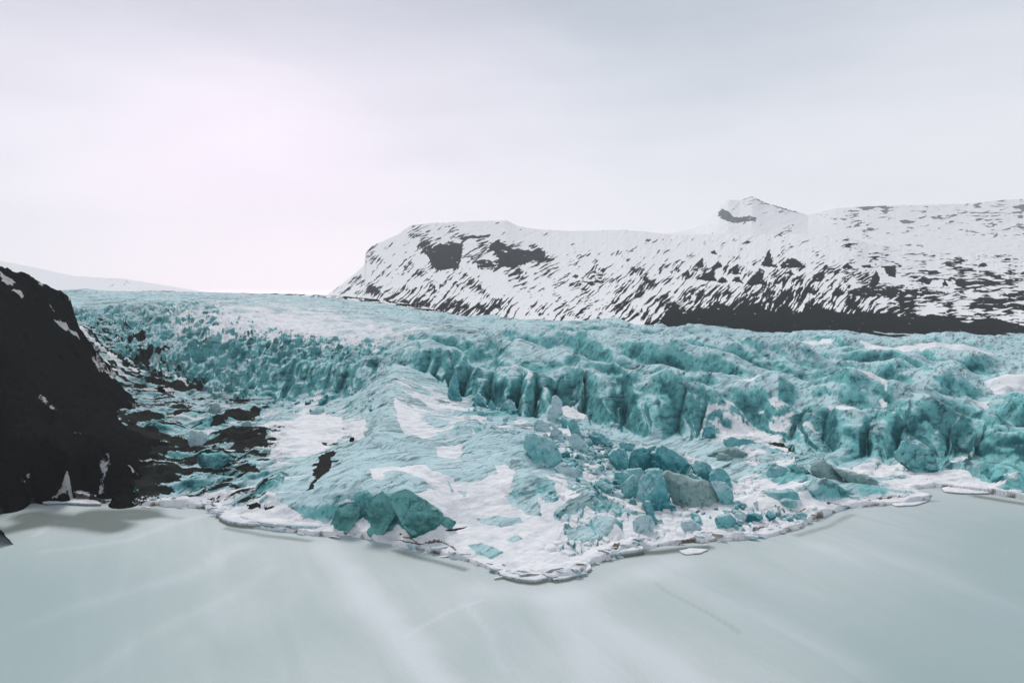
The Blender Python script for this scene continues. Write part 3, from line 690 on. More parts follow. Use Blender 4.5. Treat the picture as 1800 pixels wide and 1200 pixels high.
deep_f = Fv([(300, 520, .12), (600, 540, .2), (400, 560, .2), (900, 560, .32), (850, 620, .38), (1200, 580, .34), (1500, 590, .36), (1800, 600, .36), (1100, 640, .45), (1300, 680, .5), (1500, 680, .5), (1700, 700, .55), (1150, 730, .5),
             (500, 640, .5), (400, 640, .35), (300, 620, .3), (250, 560, .25), (600, 650, .45), (1480, 780, .60), (1620, 800, .6), (1750, 790, .75), (1750, 740, .65), (1600, 740, .55), (900, 700, .5), (1060, 710, .52), (640, 900, .62), (740, 900, .6), (700, 840, .02),
             (600, 820, .08), (550, 870, .15), (800, 820, .05), (900, 830, .15), (960, 860, .25), (700, 720, .15), (690, 780, .1), (1050, 850, .4), (1200, 870, .4), (1230, 790, .1), (1400, 850, .45), (450, 800, .35), (300, 780, .4), (980, 800, .45), (1000, 950, .2), (1500, 860, .35)])
SN = snow_f(X, Y); DI = dirt_f(X, Y); DE = deep_f(X, Y)
SN += K * 0.22 * fbm(X / 18, Y / 30, 101, 4) + lowk * (0.42 * fbm(X / 14, Y / 12, 102, 4) - 0.20) - lowk * 0.12 * sstep(0.3, 2.0, lowc)
# streaks of grit and snow lying along the folds
stre = fbm((X + 0.2 * Y) / 34, (Y - 0.25 * X) / 10, 103, 5, 0.55)
DI += dirtz * 0.75 * stre + (1 - dirtz) * 0.10 * stre
SN += dirtz * 0.6 * fbm((X + 0.2 * Y) / 30, (Y - 0.25 * X) / 11, 105, 5, 0.55)
SN += apr * 0.25 * (fold - 0.5)
DI += fall * 0.25 * fbm(X / 12, Y / 12, 106, 3)
SN += fall * (0.16 + 0.35 * fbm(X / 10, Y / 14, 116, 4)) + cl * 0.22 * fbm(X / 5, Y / 10, 117, 3)
DE += fall * 0.5 * fbm(X / 16, Y / 22, 118, 3)
DE += 0.15 * fbm(X / 25, Y / 35, 107, 3)
# hollows behind crests hold snow on the open glacier
SN += a_wave * 0.16 * (w1 < -0.25) * sstep(0.0, 0.4, fbm(X / 30, Y / 50, 108, 2))
DE += (0.10 - 0.50 * rim) * K * sstep(10, 40, fw) * (1 - UL); SN += 0.14 * rim ** 3 * K  # shading painted into the ice tone: pale at crests, deeper towards the feet
DE += lowk * 0.25 * sstep(0.2, 1.5, lowc) * (1 - sstep(0.75, 1.0, lowc / 3))
SN = np.where(pk > 0, SN * (1 - pk) + 0.30 * pk + pk * 0.15 * fbm(X / 20, Y / 5, 109, 3), SN)
DE = DE * (1 - pk) + 0.05 * pk
wpx = 1.5 * fbm(X / 5, Y / 5, 111, 4, 0.6) + 1.2 * fbm(X / 16, Y / 16, 113, 2); wpy = 1.8 * fbm(X / 5, Y / 5, 112, 4, 0.6) + 2.0 * fbm(X / 16, Y / 16, 114, 2)
def patch(arr, value, poly, soft=1.5, warp=1.0, z=None):
    """a patch lying on the ground, its corners measured in the photograph and carried to the ground"""
    P = np.array(poly, float)
    Q = []                                     # more corners, so that long sides follow the ground
    for i in range(len(P)):
        a, b = P[i], P[(i + 1) % len(P)]; n = max(1, int(np.hypot(*(b - a)) / 12))
        for k in range(n): Q.append(a + (b - a) * k / n)
    hh = ray_hits(Q); xy = hh[:, :2]
    m = (Y > xy[:, 1].min() - 12) & (Y < xy[:, 1].max() + 12) & (X > xy[:, 0].min() - 12) & (X < xy[:, 0].max() + 12)
    if not m.any(): return
    k_ = float(np.mean(xy[:, 1])) / 1200.0
    d = poly_sd(X[m] + wpx[m] * warp, (Y[m] + wpy[m] * warp), xy)
    k = sstep(soft * k_, -soft * k_, d)
    arr[m] = arr[m] * (1 - k) + value * k
def o6(ox, oy, s, pts): return [(ox + x / s, oy + y / s) for x, y in pts]
# snow lying on the right half of the glacier
for P in [
    [(1218, 702), (1228, 701), (1255, 716), (1275, 722), (1262, 730), (1240, 724)],
    [(1267, 692), (1275, 689), (1318, 704), (1315, 707), (1290, 700)],
    [(1320, 715), (1345, 713), (1372, 722), (1375, 727), (1345, 719)],
    [(1240, 739), (1270, 733), (1300, 736), (1340, 735), (1362, 748), (1345, 757), (1320, 756), (1290, 750), (1262, 746)],
    [(1295, 663), (1310, 667), (1340, 675), (1335, 678), (1312, 672)],
    [(1400, 752), (1420, 748), (1440, 752), (1430, 756), (1405, 757)],
    [(1460, 710), (1475, 712), (1508, 722), (1505, 729), (1480, 728), (1465, 720)],
    [(1470, 652), (1490, 658), (1530, 668), (1570, 680), (1600, 680), (1620, 685), (1570, 688), (1553, 690), (1520, 682), (1485, 668)],
    [(1548, 695), (1562, 690), (1558, 710), (1548, 710)],
    [(1732, 661), (1760, 664), (1800, 668), (1850, 670), (1850, 682), (1800, 678), (1755, 680)],
    [(1710, 690), (1742, 690), (1735, 698), (1715, 695)],
    [(1400, 589), (1450, 591), (1475, 598), (1440, 597), (1400, 593)],
    [(1510, 597), (1560, 603), (1620, 612), (1560, 612)],
    [(1610, 608), (1700, 612), (1760, 620), (1680, 620), (1620, 616)],
    [(1638, 738), (1665, 735), (1692, 741), (1670, 746)],
    [(1620, 762), (1650, 757), (1680, 758), (1650, 764)],
    [(1680, 782), (1697, 790), (1710, 792), (1700, 805), (1680, 810), (1668, 812), (1684, 797)],
    [(1563, 815), (1575, 805), (1585, 815), (1585, 822), (1620, 830), (1690, 828), (1715, 838), (1760, 850), (1745, 862), (1680, 860), (1640, 850), (1600, 838), (1565, 828)],
    [(1340, 760), (1360, 765), (1380, 780), (1350, 776)],
    [(1035, 588), (1050, 590), (1042, 594)], [(875, 575), (890, 572), (905, 580)],
    [(925, 582), (955, 586), (930, 588)], [(775, 570), (792, 573), (780, 577)],
    [(1105, 640), (1130, 642), (1125, 646), (1110, 645)], [(1150, 640), (1180, 650), (1165, 650)],
    [(975, 690), (1000, 676), (1015, 690), (1010, 710), (1025, 725), (1030, 738), (1000, 735), (985, 720)],
    [(380, 565), (440, 565), (445, 580), (420, 588), (395, 580)],
]: patch(SN, 0.78, P, 4.0, 1.8)
# snow on the near ground
for P in [
    o6(650, 760, 6, [(0, 400), (150, 370), (320, 370), (560, 380), (640, 450), (850, 510), (1000, 540), (1130, 500), (1330, 440), (1340, 360), (1430, 330), (1530, 430), (1500, 620), (1400, 800), (1430, 900), (1120, 950), (950, 940), (700, 860), (600, 720), (480, 660), (700, 600), (560, 540), (400, 470), (250, 430), (120, 450), (160, 490), (40, 500)]),
    o6(650, 760, 6, [(700, 180), (930, 130), (960, 230), (900, 290), (720, 270)]),
    o6(400, 740, 4, [(60, 660), (200, 620), (350, 595), (480, 640), (480, 690), (600, 710), (700, 745), (700, 780), (400, 770), (250, 740)]),
    o6(400, 740, 4, [(690, 700), (790, 590), (830, 565), (970, 570), (960, 600), (820, 605), (720, 720)]),
    o6(400, 740, 4, [(900, 740), (940, 640), (960, 670), (990, 740), (970, 770), (920, 760)]),
    o6(400, 740, 4, [(1100, 740), (1180, 640), (1240, 720), (1330, 780), (1420, 760), (1530, 740), (1700, 770), (1640, 900), (1300, 890), (1150, 860), (1000, 780)]),
    [(692, 700), (720, 715), (745, 745), (770, 765), (735, 775), (712, 765), (700, 740)],
    [(522, 735), (560, 725), (600, 735), (600, 770), (570, 790), (540, 800), (475, 805), (490, 780), (510, 760)],
    [(615, 745), (640, 745), (675, 735), (655, 770), (620, 775)],
    o6(800, 740, 4, [(640, 380), (760, 420), (800, 520), (900, 560), (950, 520), (1000, 560), (850, 600), (700, 660), (620, 650), (580, 550), (640, 620), (730, 600), (700, 480)]),
    o6(1300, 740, 6, [(0, 640), (300, 620), (420, 680), (560, 640), (760, 680), (560, 750), (300, 770), (150, 720), (0, 700)]),
    o6(1300, 740, 6, [(650, 740), (720, 790), (880, 880), (850, 900), (730, 890)]),
    o6(1300, 740, 6, [(0, 90), (0, 0), (250, 10), (430, 60), (300, 80), (120, 90)]),
    o6(1300, 740, 6, [(400, 430), (560, 400), (600, 450), (450, 500)]),
]: patch(SN, 0.88, P, 3.5)
# bare ice showing through the snow: (polygon, depth of colour)
for P, dv in [
    ([(577, 919), (601, 888), (634, 890), (624, 922), (594, 930)], 0.62),
    ([(637, 885), (662, 873), (690, 890), (696, 905), (685, 920), (665, 932), (645, 930), (650, 915)], 0.66),
    ([(672, 872), (700, 866), (740, 875), (775, 902), (780, 915), (765, 930), (740, 935), (720, 925), (705, 910), (695, 898)], 0.70),
    ([(765, 905), (800, 920), (775, 927)], 0.55),
    ([(480, 862), (560, 858), (603, 880), (592, 897), (575, 912), (545, 905), (500, 888)], 0.25),
    (o6(650, 760, 6, [(120, 440), (300, 440), (480, 500), (690, 590), (500, 650), (200, 650), (0, 660), (0, 500), (150, 500)]), 0.06),
    (o6(650, 760, 6, [(0, 140), (200, 180), (330, 300), (250, 350), (0, 390)]), 0.05),
    (o6(650, 760, 6, [(350, 230), (600, 290), (800, 330), (1050, 310), (1330, 330), (1320, 430), (1080, 520), (900, 500), (650, 450), (600, 380), (400, 340)]), 0.12),
    (o6(650, 760, 6, [(1010, 210), (1180, 120), (1330, 40), (1560, 60), (1620, 210), (1400, 260), (1180, 220)]), 0.32),
    (o6(650, 760, 6, [(1370, 310), (1480, 240), (1650, 240), (1780, 320), (1800, 480), (1560, 570), (1500, 480), (1540, 400), (1450, 330)]), 0.30),
    (o6(650, 760, 6, [(1430, 680), (1700, 590), (1760, 700), (1800, 890), (1640, 880), (1600, 810), (1500, 780)]), 0.32),
    (o6(650, 760, 6, [(1120, 920), (1300, 895), (1560, 910), (1620, 950), (1500, 990), (1250, 1000)]), 0.05),
    (o6(650, 760, 6, [(930, 600), (1050, 630), (1000, 690)]), 0.12),
    (o6(650, 760, 6, [(1450, 1130), (1580, 1070), (1640, 1120), (1500, 1170)]), 0.15),
    (o6(800, 740, 4, [(580, 480), (640, 470), (700, 490), (735, 560), (700, 610), (640, 590)]), 0.55),
    (o6(800, 740, 4, [(680, 660), (760, 620), (850, 590), (900, 540), (1030, 530), (960, 600), (860, 650), (780, 690), (700, 690)]), 0.30),
    (o6(800, 740, 4, [(850, 500), (960, 490), (960, 540), (860, 550)]), 0.35),
    (o6(800, 740, 4, [(780, 400), (860, 400), (940, 450), (930, 480), (800, 490)]), 0.05),
    (o6(800, 740, 4, [(940, 740), (1080, 700), (1150, 750), (1050, 830), (980, 860), (800, 860), (760, 740)]), 0.22),
    (o6(800, 740, 4, [(1000, 620), (1110, 620), (1120, 660), (1010, 655)]), 0.45),
    (o6(800, 740, 4, [(80, 880), (180, 860), (330, 930), (260, 965), (140, 930)]), 0.55),
    (o6(800, 740, 4, [(0, 340), (200, 320), (300, 370), (150, 430), (0, 430)]), 0.1),
    (o6(750, 540, 4, [(170, 910), (240, 820), (330, 800), (420, 850), (390, 940), (330, 880), (240, 980)]), 0.3),
    (o6(1300, 740, 6, [(600, 780), (800, 700), (940, 680), (1040, 760), (1100, 840), (900, 890), (760, 780), (720, 790)]), 0.25),
    (o6(1300, 740, 6, [(320, 520), (450, 500), (560, 540), (750, 640), (560, 640), (430, 670), (300, 590)]), 0.7),
    ([(640, 760), (690, 735), (705, 760), (760, 790), (690, 795), (650, 785)], 0.2),
    ([(655, 700), (688, 690), (690, 730), (660, 760), (640, 750)], 0.25),
]:
    patch(SN, 0.0, P, 1.2, 0.8); patch(DE, dv, P, 2.0, 0.8)
# bare dark grit
for P in [
    o6(400, 740, 4, [(600, 400), (620, 300), (660, 240), (740, 215), (760, 280), (730, 340), (650, 400), (600, 460), (540, 490)]),
    o6(400, 740, 4, [(150, 580), (230, 570), (240, 600), (180, 610)]),
    o6(400, 740, 4, [(280, 570), (340, 575), (310, 595)]),
    o6(400, 740, 4, [(630, 150), (700, 148), (780, 165), (700, 168)]),
    o6(200, 680, 6, [(0, 400), (160, 390), (300, 440), (480, 490), (640, 570), (860, 640), (680, 680), (640, 710), (300, 720), (100, 720), (0, 640)]),
    o6(200, 680, 6, [(1000, 540), (1350, 470), (1600, 500), (1660, 620), (1500, 660), (1200, 700), (1250, 620)]),
    o6(200, 680, 6, [(940, 440), (1100, 380), (1200, 310), (1400, 310), (1530, 230), (1560, 290), (1450, 330), (1200, 390)]),
    o6(200, 680, 6, [(0, 880), (300, 940), (700, 940), (640, 1000), (250, 1080), (0, 1150)]),
    o6(200, 680, 6, [(850, 730), (1100, 720), (1240, 790), (1150, 830), (950, 780)]),
    o6(200, 680, 6, [(1260, 900), (1400, 880), (1580, 960), (1400, 970)]),
    o6(200, 680, 6, [(640, 310), (800, 265), (880, 290), (700, 320)]),
    o6(200, 680, 6, [(50, 330), (300, 320), (560, 340), (400, 370), (60, 380)]),
    o6(200, 680, 6, [(300, 410), (560, 390), (800, 430), (500, 425)]),
    o6(0, 430, 4, [(920, 800), (1000, 760), (1100, 700), (1180, 720), (1150, 760), (1060, 800), (1060, 850), (960, 830)]),
    o6(0, 430, 4, [(880, 660), (960, 620), (1040, 640), (1020, 700), (940, 690)]),
    [(330, 668), (360, 678), (350, 690), (300, 690), (250, 688)],
    o6(1300, 740, 6, [(300, 225), (420, 230), (560, 270), (580, 305), (440, 280), (350, 260)]),
]: patch(DI, 0.92, P, 3.0, 1.8)
DI += dirtz * 0.85 * fbm((X + 0.2 * Y) / 18, (Y - 0.25 * X) / 4.5, 131, 5, 0.65)
for P in [o6(1300, 740, 6, [(550, 480), (700, 440), (900, 450), (1050, 530), (1200, 600), (1400, 620), (1500, 670), (1300, 680), (1100, 630), (850, 600), (650, 560)]),
          o6(1200, 640, 6, [(280, 970), (480, 900), (650, 920), (720, 970), (900, 1000), (1000, 1060), (800, 1060), (600, 1040), (400, 1000)]),
          o6(1300, 740, 6, [(1350, 720), (1500, 730), (1650, 800), (1500, 780)]),
          o6(1550, 740, 7.18, [(160, 610), (280, 600), (520, 700), (650, 680), (680, 800), (500, 720), (300, 690)])]:
    patch(DI, 0.47, P, 2.5, 1.2)
def stroke(arr, value, pts, wpx_=2.0, warp=0.4):
    hh = ray_hits(pts)[:, :2]
    w = wpx_ * float(hh[:, 1].mean()) / 1200.0
    m = (Y > hh[:, 1].min() - 8) & (Y < hh[:, 1].max() + 8) & (X > hh[:, 0].min() - 8) & (X < hh[:, 0].max() + 8)
    d, _, tt = line_d(X[m] + wpx[m] * warp, Y[m] + wpy[m] * warp, hh)
    n = len(hh) - 1
    # seen from a low angle a mark stretches in depth
    k = sstep(w * 1.6, w * 0.5, d / (0.25 + 0.75 * np.clip(np.minimum(tt, n - tt) * 3, 0, 1)))
    arr[m] = arr[m] * (1 - k) + value * k
S6 = lambda *p: o6(650, 760, 6, p)
for L, w, dv in [(S6((10, 160), (60, 120), (190, 140)), 1.5, .5), (S6((350, 150), (450, 180)), 3, .3), (S6((480, 175), (580, 215), (680, 232)), 3, .3), (S6((390, 25), (510, 45)), 2.5, .5),
                 (S6((620, 40), (700, 48)), 1.5, .6), (S6((850, 55), (900, 20), (950, -10)), 3, .6), (S6((1000, 210), (1100, 180), (1250, 110), (1330, 40)), 2, .7),
                 (S6((400, 250), (520, 290), (650, 325), (800, 330)), 2, .2), (S6((480, 340), (620, 385), (800, 400), (1000, 380)), 1.5, .2), (S6((1500, 590), (1650, 540), (1800, 490)), 1.5, .6),
                 (S6((380, 110), (600, 130), (900, 120)), 1.5, .35), (S6((20, 620), (150, 600), (320, 600)), 1.5, .6), (S6((60, 560), (200, 550)), 1.5, .4), (S6((150, 700), (230, 790), (320, 880)), 1.5, .95),
                 (S6((830, 530), (870, 600), (880, 640)), 2, .35), (S6((960, 600), (1020, 650), (990, 690)), 1.5, .4), (S6((0, 0), (120, 20), (200, 40)), 2, .4),
                 ([(585, 800), (620, 780), (660, 765), (690, 758)], 2, .6), ([(470, 845), (520, 825), (580, 810)], 2, .4), ([(480, 860), (540, 845), (620, 835)], 1.2, .3), ([(450, 850), (500, 838), (540, 832)], 1.5, .4),
                 ([(860, 745), (900, 760), (950, 790), (985, 810)], 2, .7), ([(900, 800), (940, 815), (985, 835)], 2, .5), ([(1000, 880), (1060, 870), (1110, 875)], 2, .5)]:
    stroke(SN, 0.0, L, w); stroke(DE, dv, L, w)
for L, w in [(S6((60, 590), (130, 575), (260, 515)), 1.0), (S6((1070, 235), (1110, 228)), 1.5), (S6((1105, 308), (1130, 305)), 1.5), (S6((815, 382), (835, 380)), 1.5), (S6((1370, 940), (1390, 942)), 1.2),
             ([(835, 690), (850, 700)], 1.2), ([(612, 772), (622, 770)], 3), ([(888, 762), (900, 766)], 1.5), ([(560, 775), (595, 780)], 1.5), ([(640, 885), (655, 878)], 1.2),
             (S6((800, 1045), (900, 1030), (1020, 1000)), 3.2), (S6((250, 1130), (400, 1150), (580, 1160)), 2), (S6((310, 1020), (350, 1022)), 1.5), (S6((630, 900), (710, 905)), 1.5)]:
    stroke(DI, 0.85, L, w)
for L, w in [(S6((350, 380), (560, 375), (700, 380)), 2.5), (S6((640, 315), (800, 325), (1000, 300)), 1.5), (S6((560, 350), (750, 370), (1000, 360)), 1.2), (S6((1250, 290), (1400, 230), (1520, 200)), 2),
             (S6((1700, 430), (1800, 390)), 1.2), ([(420, 860), (480, 845), (560, 830)], 3), ([(430, 890), (470, 870), (530, 862)], 2), ([(470, 820), (560, 812)], 2.5)]:
    stroke(SN, 1.1, L, w)
for L, w in [([(100, 575), (160, 622), (230, 662), (290, 674), (355, 684)], 4), ([(120, 560), (180, 610), (240, 645), (300, 665)], 2.5), ([(160, 640), (230, 672), (280, 690)], 5)]:
    stroke(DI, 0.8, L, w, 1.0)
for L, w in [([(125, 560), (150, 590), (215, 640), (260, 658)], 4), ([(165, 620), (200, 650), (225, 665)], 3.5), ([(250, 640), (300, 662), (330, 672)], 3), ([(230, 682), (280, 684), (320, 690)], 4)]:
    stroke(SN, 0.9, L, w, 1.0); stroke(DI, 0.1, L, w * 0.8, 1.0)
# dirt line in the broken shore step
BR = np.where(sdl < 60, sstep(0.7, -0.3, sdl) * (0.45 + 0.9 * fbm(X / 6, Y / 6, 122, 3)) + sstep(7, 0.5, sdl) * (0.1 + 0.95 * fbm(X / 6, Y / 2.5, 121, 4)), 0)
BR += np.where(np.abs(sdl - 3.5 - 5 * fbm(X / 16, Y / 16, 94, 3)) < 0.45, 0.8, 0) * sstep(0.05, 0.25, fbm(X / 14, Y / 14, 95, 2))
SN = np.where(sdl < 4, np.maximum(SN, 1.25), SN)

M_glacier = ice_material("glacier_ice", stripes=0.75)
hill_cut = (X / Y < -0.80)
keep = (sdl > -1.5)
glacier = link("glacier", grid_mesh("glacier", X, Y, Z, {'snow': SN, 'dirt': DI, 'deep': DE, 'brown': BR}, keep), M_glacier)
tag(glacier, "turquoise crevassed glacier tongue with snow patches and dark grit running down to the frozen lake", None, None, 'structure')
HG = (X, Y, Z)
def ground_z(x, y):
    u = x / y
    i = int(np.clip(np.searchsorted(ys, y), 1, len(ys) - 1)); j = int(np.clip(np.searchsorted(us, u), 1, len(us) - 1))
    return float(Z[i, j])
del qx, qy, pd

# ---------------------------------------------------------------- the frozen lake
lu = np.linspace(-1.6, 1.6, 500)
ly = np.concatenate([np.linspace(20, 330, 480), np.geomspace(335, 700, 20)])
LU, LY = np.meshgrid(lu, ly); LX = LU * (LY + 60)
frost = np.zeros(LX.shape); melt = np.zeros(LX.shape); clear = np.zeros(LX.shape)
wlx = 6 * fbm(LX / 25, LY / 25, 201, 3); wly = 6 * fbm(LX / 25, LY / 25, 202, 3)
def lake_band(arr, pts, width, amt):
    P = [on_z(a, b, 0) for a, b in pts]
    d, _, _ = line_d(LX + wlx * 0.4, LY + wly * 0.4, P)
    arr += amt * np.exp(-(d / width) ** 2)
for pts, w, a in [([(570, 960), (640, 1060), (720, 1140), (790, 1230)], 5, .55), ([(-50, 1140), (150, 1060), (330, 1010), (420, 960)], 4, .35), ([(100, 1220), (250, 1120), (420, 1040), (480, 1000)], 3, .25),
                  ([(1000, 1050), (1100, 1120), (1230, 1220)], 7, .5), ([(960, 1060), (1020, 1130), (1050, 1230)], 5, .35), ([(1150, 1010), (1350, 1080), (1500, 1160)], 6, .4), ([(1450, 960), (1600, 1000), (1800, 1080)], 8, .35),
                  ([(820, 1060), (860, 1120), (890, 1180)], 1.0, .3), ([(720, 1115), (790, 1075), (850, 1055)], 0.6, .35), ([(340, 1130), (380, 1190)], 3, .2), ([(620, 1000), (700, 1080)], 3, .3),
                  ([(60, 940), (100, 915), (130, 920)], 1.2, .6), ([(80, 970), (220, 950), (300, 920), (360, 905)], 2.2, .35), ([(1480, 905), (1560, 925), (1650, 940)], .8, .3), ([(850, 1035), (950, 1050), (1060, 1030), (1200, 985)], 5, .35)]:
    lake_band(frost, pts, w, a)
lake_band(melt, [(1150, 1025), (1190, 1050), (1260, 1088), (1300, 1112)], 1.6, .35)
lake_band(melt, [(1060, 985), (1130, 975), (1210, 964), (1240, 960)], 2.2, .9)
lake_band(melt, [(700, 968), (760, 985), (815, 1000)], 1.8, .7)
lake_band(melt, [(400, 930), (470, 942), (540, 950)], 1.8, .6)
lake_band(melt, [(270, 905), (320, 910)], 2, .4)
lake_band(melt, [(1400, 940), (1480, 915), (1500, 905)], 1.8, .5)
lake_band(melt, [(1610, 885), (1650, 880)], 1.5, .5)
lake_band(melt, [(1720, 873), (1800, 885), (1900, 897)], 3.0, .75)
lake_band(melt, [(60, 905), (120, 915), (200, 925), (160, 905), (250, 905)], 7, 1.1)
lake_band(melt, [(-60, 930), (0, 935), (40, 925)], 5, .8)
lake_band(clear, [(-300, 1050), (0, 1060), (20, 1120), (-100, 1250)], 38, .8)  # greener clear ice at both sides, with a vignette painted in
lake_band(clear, [(1850, 1250), (1800, 1100), (1850, 950)], 36, .8)
lake_band(clear, [(430, 1150), (560, 1100)], 14, .25)
lake_band(clear, [(860, 1150), (900, 1100)], 12, .25)
lake_band(clear, [(1300, 1040), (1600, 1180)], 14, .3)
lake = link("frozen_lake", grid_mesh("frozen_lake", LX, LY, np.zeros(LX.shape), {'frost': frost, 'melt': melt, 'clear': clear}), None)
t = NT("lake_ice")
nb_ = t.noise(t.vec((0.012, 0.012, 0.012)), 1.0, 4, 0.55, 0.3)
ns_ = t.noise(t.vec((0.10, 0.018, 0.1), (0, 0, radians(-28))), 1.0, 5, 0.6, 0.8)
nf_ = t.noise(t.vec((1.6, 1.6, 1.6)), 1.0, 8, 0.85)
cr = t.noise(t.vec((0.05, 0.02, 0.05), (0, 0, radians(33))), 1.0, 3, 0.5, 1.2)
crk = t.math('SUBTRACT', 1.0, t.ss(0.0, 0.008, t.math('ABSOLUTE', t.math('SUBTRACT', cr, 0.5))))
v = t.math('ADD', t.attr('frost'), t.math('MULTIPLY', t.math('SUBTRACT', nb_, 0.5), 1.1))
v = t.math('ADD', v, t.math('MULTIPLY', t.math('SUBTRACT', ns_, 0.5), 1.0))
v = t.math('ADD', v, t.math('MULTIPLY', t.math('SUBTRACT', nf_, 0.5), 1.6))
v = t.math('SUBTRACT', v, t.math('MULTIPLY', t.attr('clear'), 0.5))
col = t.mix(t.ss(-0.5, 1.0, v), (0.48, 0.56, 0.555), (0.69, 0.735, 0.76))
col = t.mix(t.math('MULTIPLY', t.attr('clear'), 0.42, clamp=True), col, (0.17, 0.33, 0.35))
me_ = t.math('ADD', t.attr('melt'), t.math('MULTIPLY', t.math('SUBTRACT', ns_, 0.5), 0.35))
col = t.mix(t.math('MULTIPLY', t.ss(0.1, 0.9, me_), 0.85), col, (0.09, 0.12, 0.105))
col = t.mix(t.math('MULTIPLY', crk, 0.05), col, (0.70, 0.74, 0.78))
t.done(col, t.math('ADD', 0.50, t.math('MULTIPLY', nf_, 0.2)), 0.12, t.bump(t.noise(t.vec((0.5, 0.12, 0.3), (0, 0, radians(-20))), 1.0, 5, 0.65), 0.12, 0.6))
lake.data.materials.append(t.m)
tag(lake, "pale grey green frozen lake with whitish frost streaks in front of the glacier", None, None, 'structure')
# bed under everything, to the horizon
bm_ = mesh_np("ground", np.array([(-14000, -2000, -6), (14000, -2000, -6), (14000, 4000, -6), (-14000, 4000, -6)]), np.array([[0, 1, 2, 3]]), False)
tt = NT("snowy_ground"); tt.done(tt.mix(tt.noise(tt.vec((0.002,) * 3), 1, 4), (0.75, 0.76, 0.8), (0.6, 0.62, 0.66)), 0.9, 0.1)
tag(link("ground", bm_, tt.m), None, None, None, 'structure')

# ---------------------------------------------------------------- the dark slope on the left
def D3(px, py, D): x, y, z = at_d(px, py, D); return (x, y, z)
hp = [on_z(a, b, z) + (z,) for a, b, z in [(-500, 1000, 0), (-250, 955, 0), (0, 903, 0), (60, 884, 0), (130, 880, 0), (200, 884, 0), (100, 870, 3), (200, 872, 3), (120, 800, 17), (190, 790, 17), (60, 840, 9), (225, 800, 14), (250, 850, 3), (270, 795, 9),
      (330, 792, 5), (300, 770, 9), (235, 742, 9), (205, 715, 16), (150, 700, 25), (80, 740, 25), (0, 780, 20), (0, 700, 38), (100, 640, 42), (0, 600, 56), (-200, 700, 45), (-200, 850, 16), (-400, 800, 35),
      (160, 660, 33), (190, 655, 26), (215, 692, 13), (240, 700, 6), (340, 820, 1), (390, 800, -2), (300, 870, 0), (330, 760, 3), (300, 720, 7), (350, 740, 2), (420, 760, -6), (420, 860, -8)]]
hp += [D3(*a) for a in [(-600, 330, 330), (-300, 385, 345), (-100, 440, 345), (0, 466, 345), (30, 480, 350), (60, 487, 360), (95, 508, 375), (115, 512, 390), (128, 530, 400), (133, 556, 400), (148, 605, 402), (168, 640, 398), (205, 668, 395)]]
hp += [(D3(*a)[0], D3(*a)[1] + 45, D3(*a)[2] - 22) for a in [(-300, 385, 345), (0, 466, 345), (60, 487, 360), (115, 512, 390), (150, 600, 400)]]
hp += [((p_ - 900) / 1200 * d_, d_, z_) for p_, d_, z_ in [(320, 390, 0), (300, 340, 0), (230, 460, 10)]]
hp += [(-600, 800, 40), (-400, 800, 10), (-200, 620, -10), (-120, 420, -10), (-100, 300, -15), (-90, 250, -15)]
HILL_RAW = Field(hp)
HTOP = [(-1200, 120), (-500, 318), (-300, 385), (0, 466), (30, 480), (60, 487), (95, 508), (115, 512), (128, 530), (134, 556), (142, 582), (160, 606), (185, 640), (212, 668), (232, 694), (236, 730), (262, 748), (300, 766), (345, 792), (356, 830), (380, 900), (500, 1000)]
def HILL(x, y):
    """height of the slope, kept under the skyline it has in the photograph"""
    h = HILL_RAW(x, y)
    p = 900 + 1195 * x / y
    ty = np.interp(p, [a for a, b in HTOP], [b for a, b in HTOP])
    du = -(ty - 600) / 1200.0
    cap = H + y * (-SP + du * CP) / (CP + du * SP)
    k = 3.0
    return -smax(-h, -cap, k) + 0.75
hu = np.linspace(-1.5, -0.32, 620); hy = np.geomspace(205, 800, 620)
HU, HY = np.meshgrid(hu, hy); HX = HU * HY
hh = HILL(HX, HY)
rk = sstep(-0.60, -0.68, HU)
hrel = 2.6 * fbm(HX / 9, HY / 12, 301, 6, 0.6) + 2.6 * (ridged(HX / 14 + 0.3 * HY / 14, HY / 20, 302, 4) - 0.6)
top = sstep(330, 350, HY)
hrel += top * 3.5 * (np.maximum(0, fbm(HX / 6, HY / 8, 303, 3)))
HZ = hh + hrel * sstep(-2, 6, hh) - 1.2
HS = np.zeros(HX.shape) - 0.15 + 0.12 * fbm(HX / 10, HY / 10, 304, 3)
hw1 = 1.2 * fbm(HX / 4, HY / 4, 305, 3); hw2 = 1.2 * fbm(HX / 4, HY / 6, 306, 3)
def hill_hit(px, py):
    Ds = np.linspace(215, 480, 500); dx = (px - 900) / 1200.0; du = -(py - 600) / 1200.0
    fy = CP + du * SP; fz = -SP + du * CP; tt_ = Ds / fy; x = dx * tt_; z = H + fz * tt_
    b = np.nonzero(HILL(x, Ds) > z)[0]
    i = b[0] if len(b) else -1
    return x[i], Ds[i], z[i]
def hpatch(poly, val=0.9):
    xy = np.array([hill_hit(*p)[:2] for p in poly])
    d = poly_sd(HX + hw1, HY + hw2, xy)
    k = sstep(0.6, -0.6, d); HS[...] = HS * (1 - k) + val * k
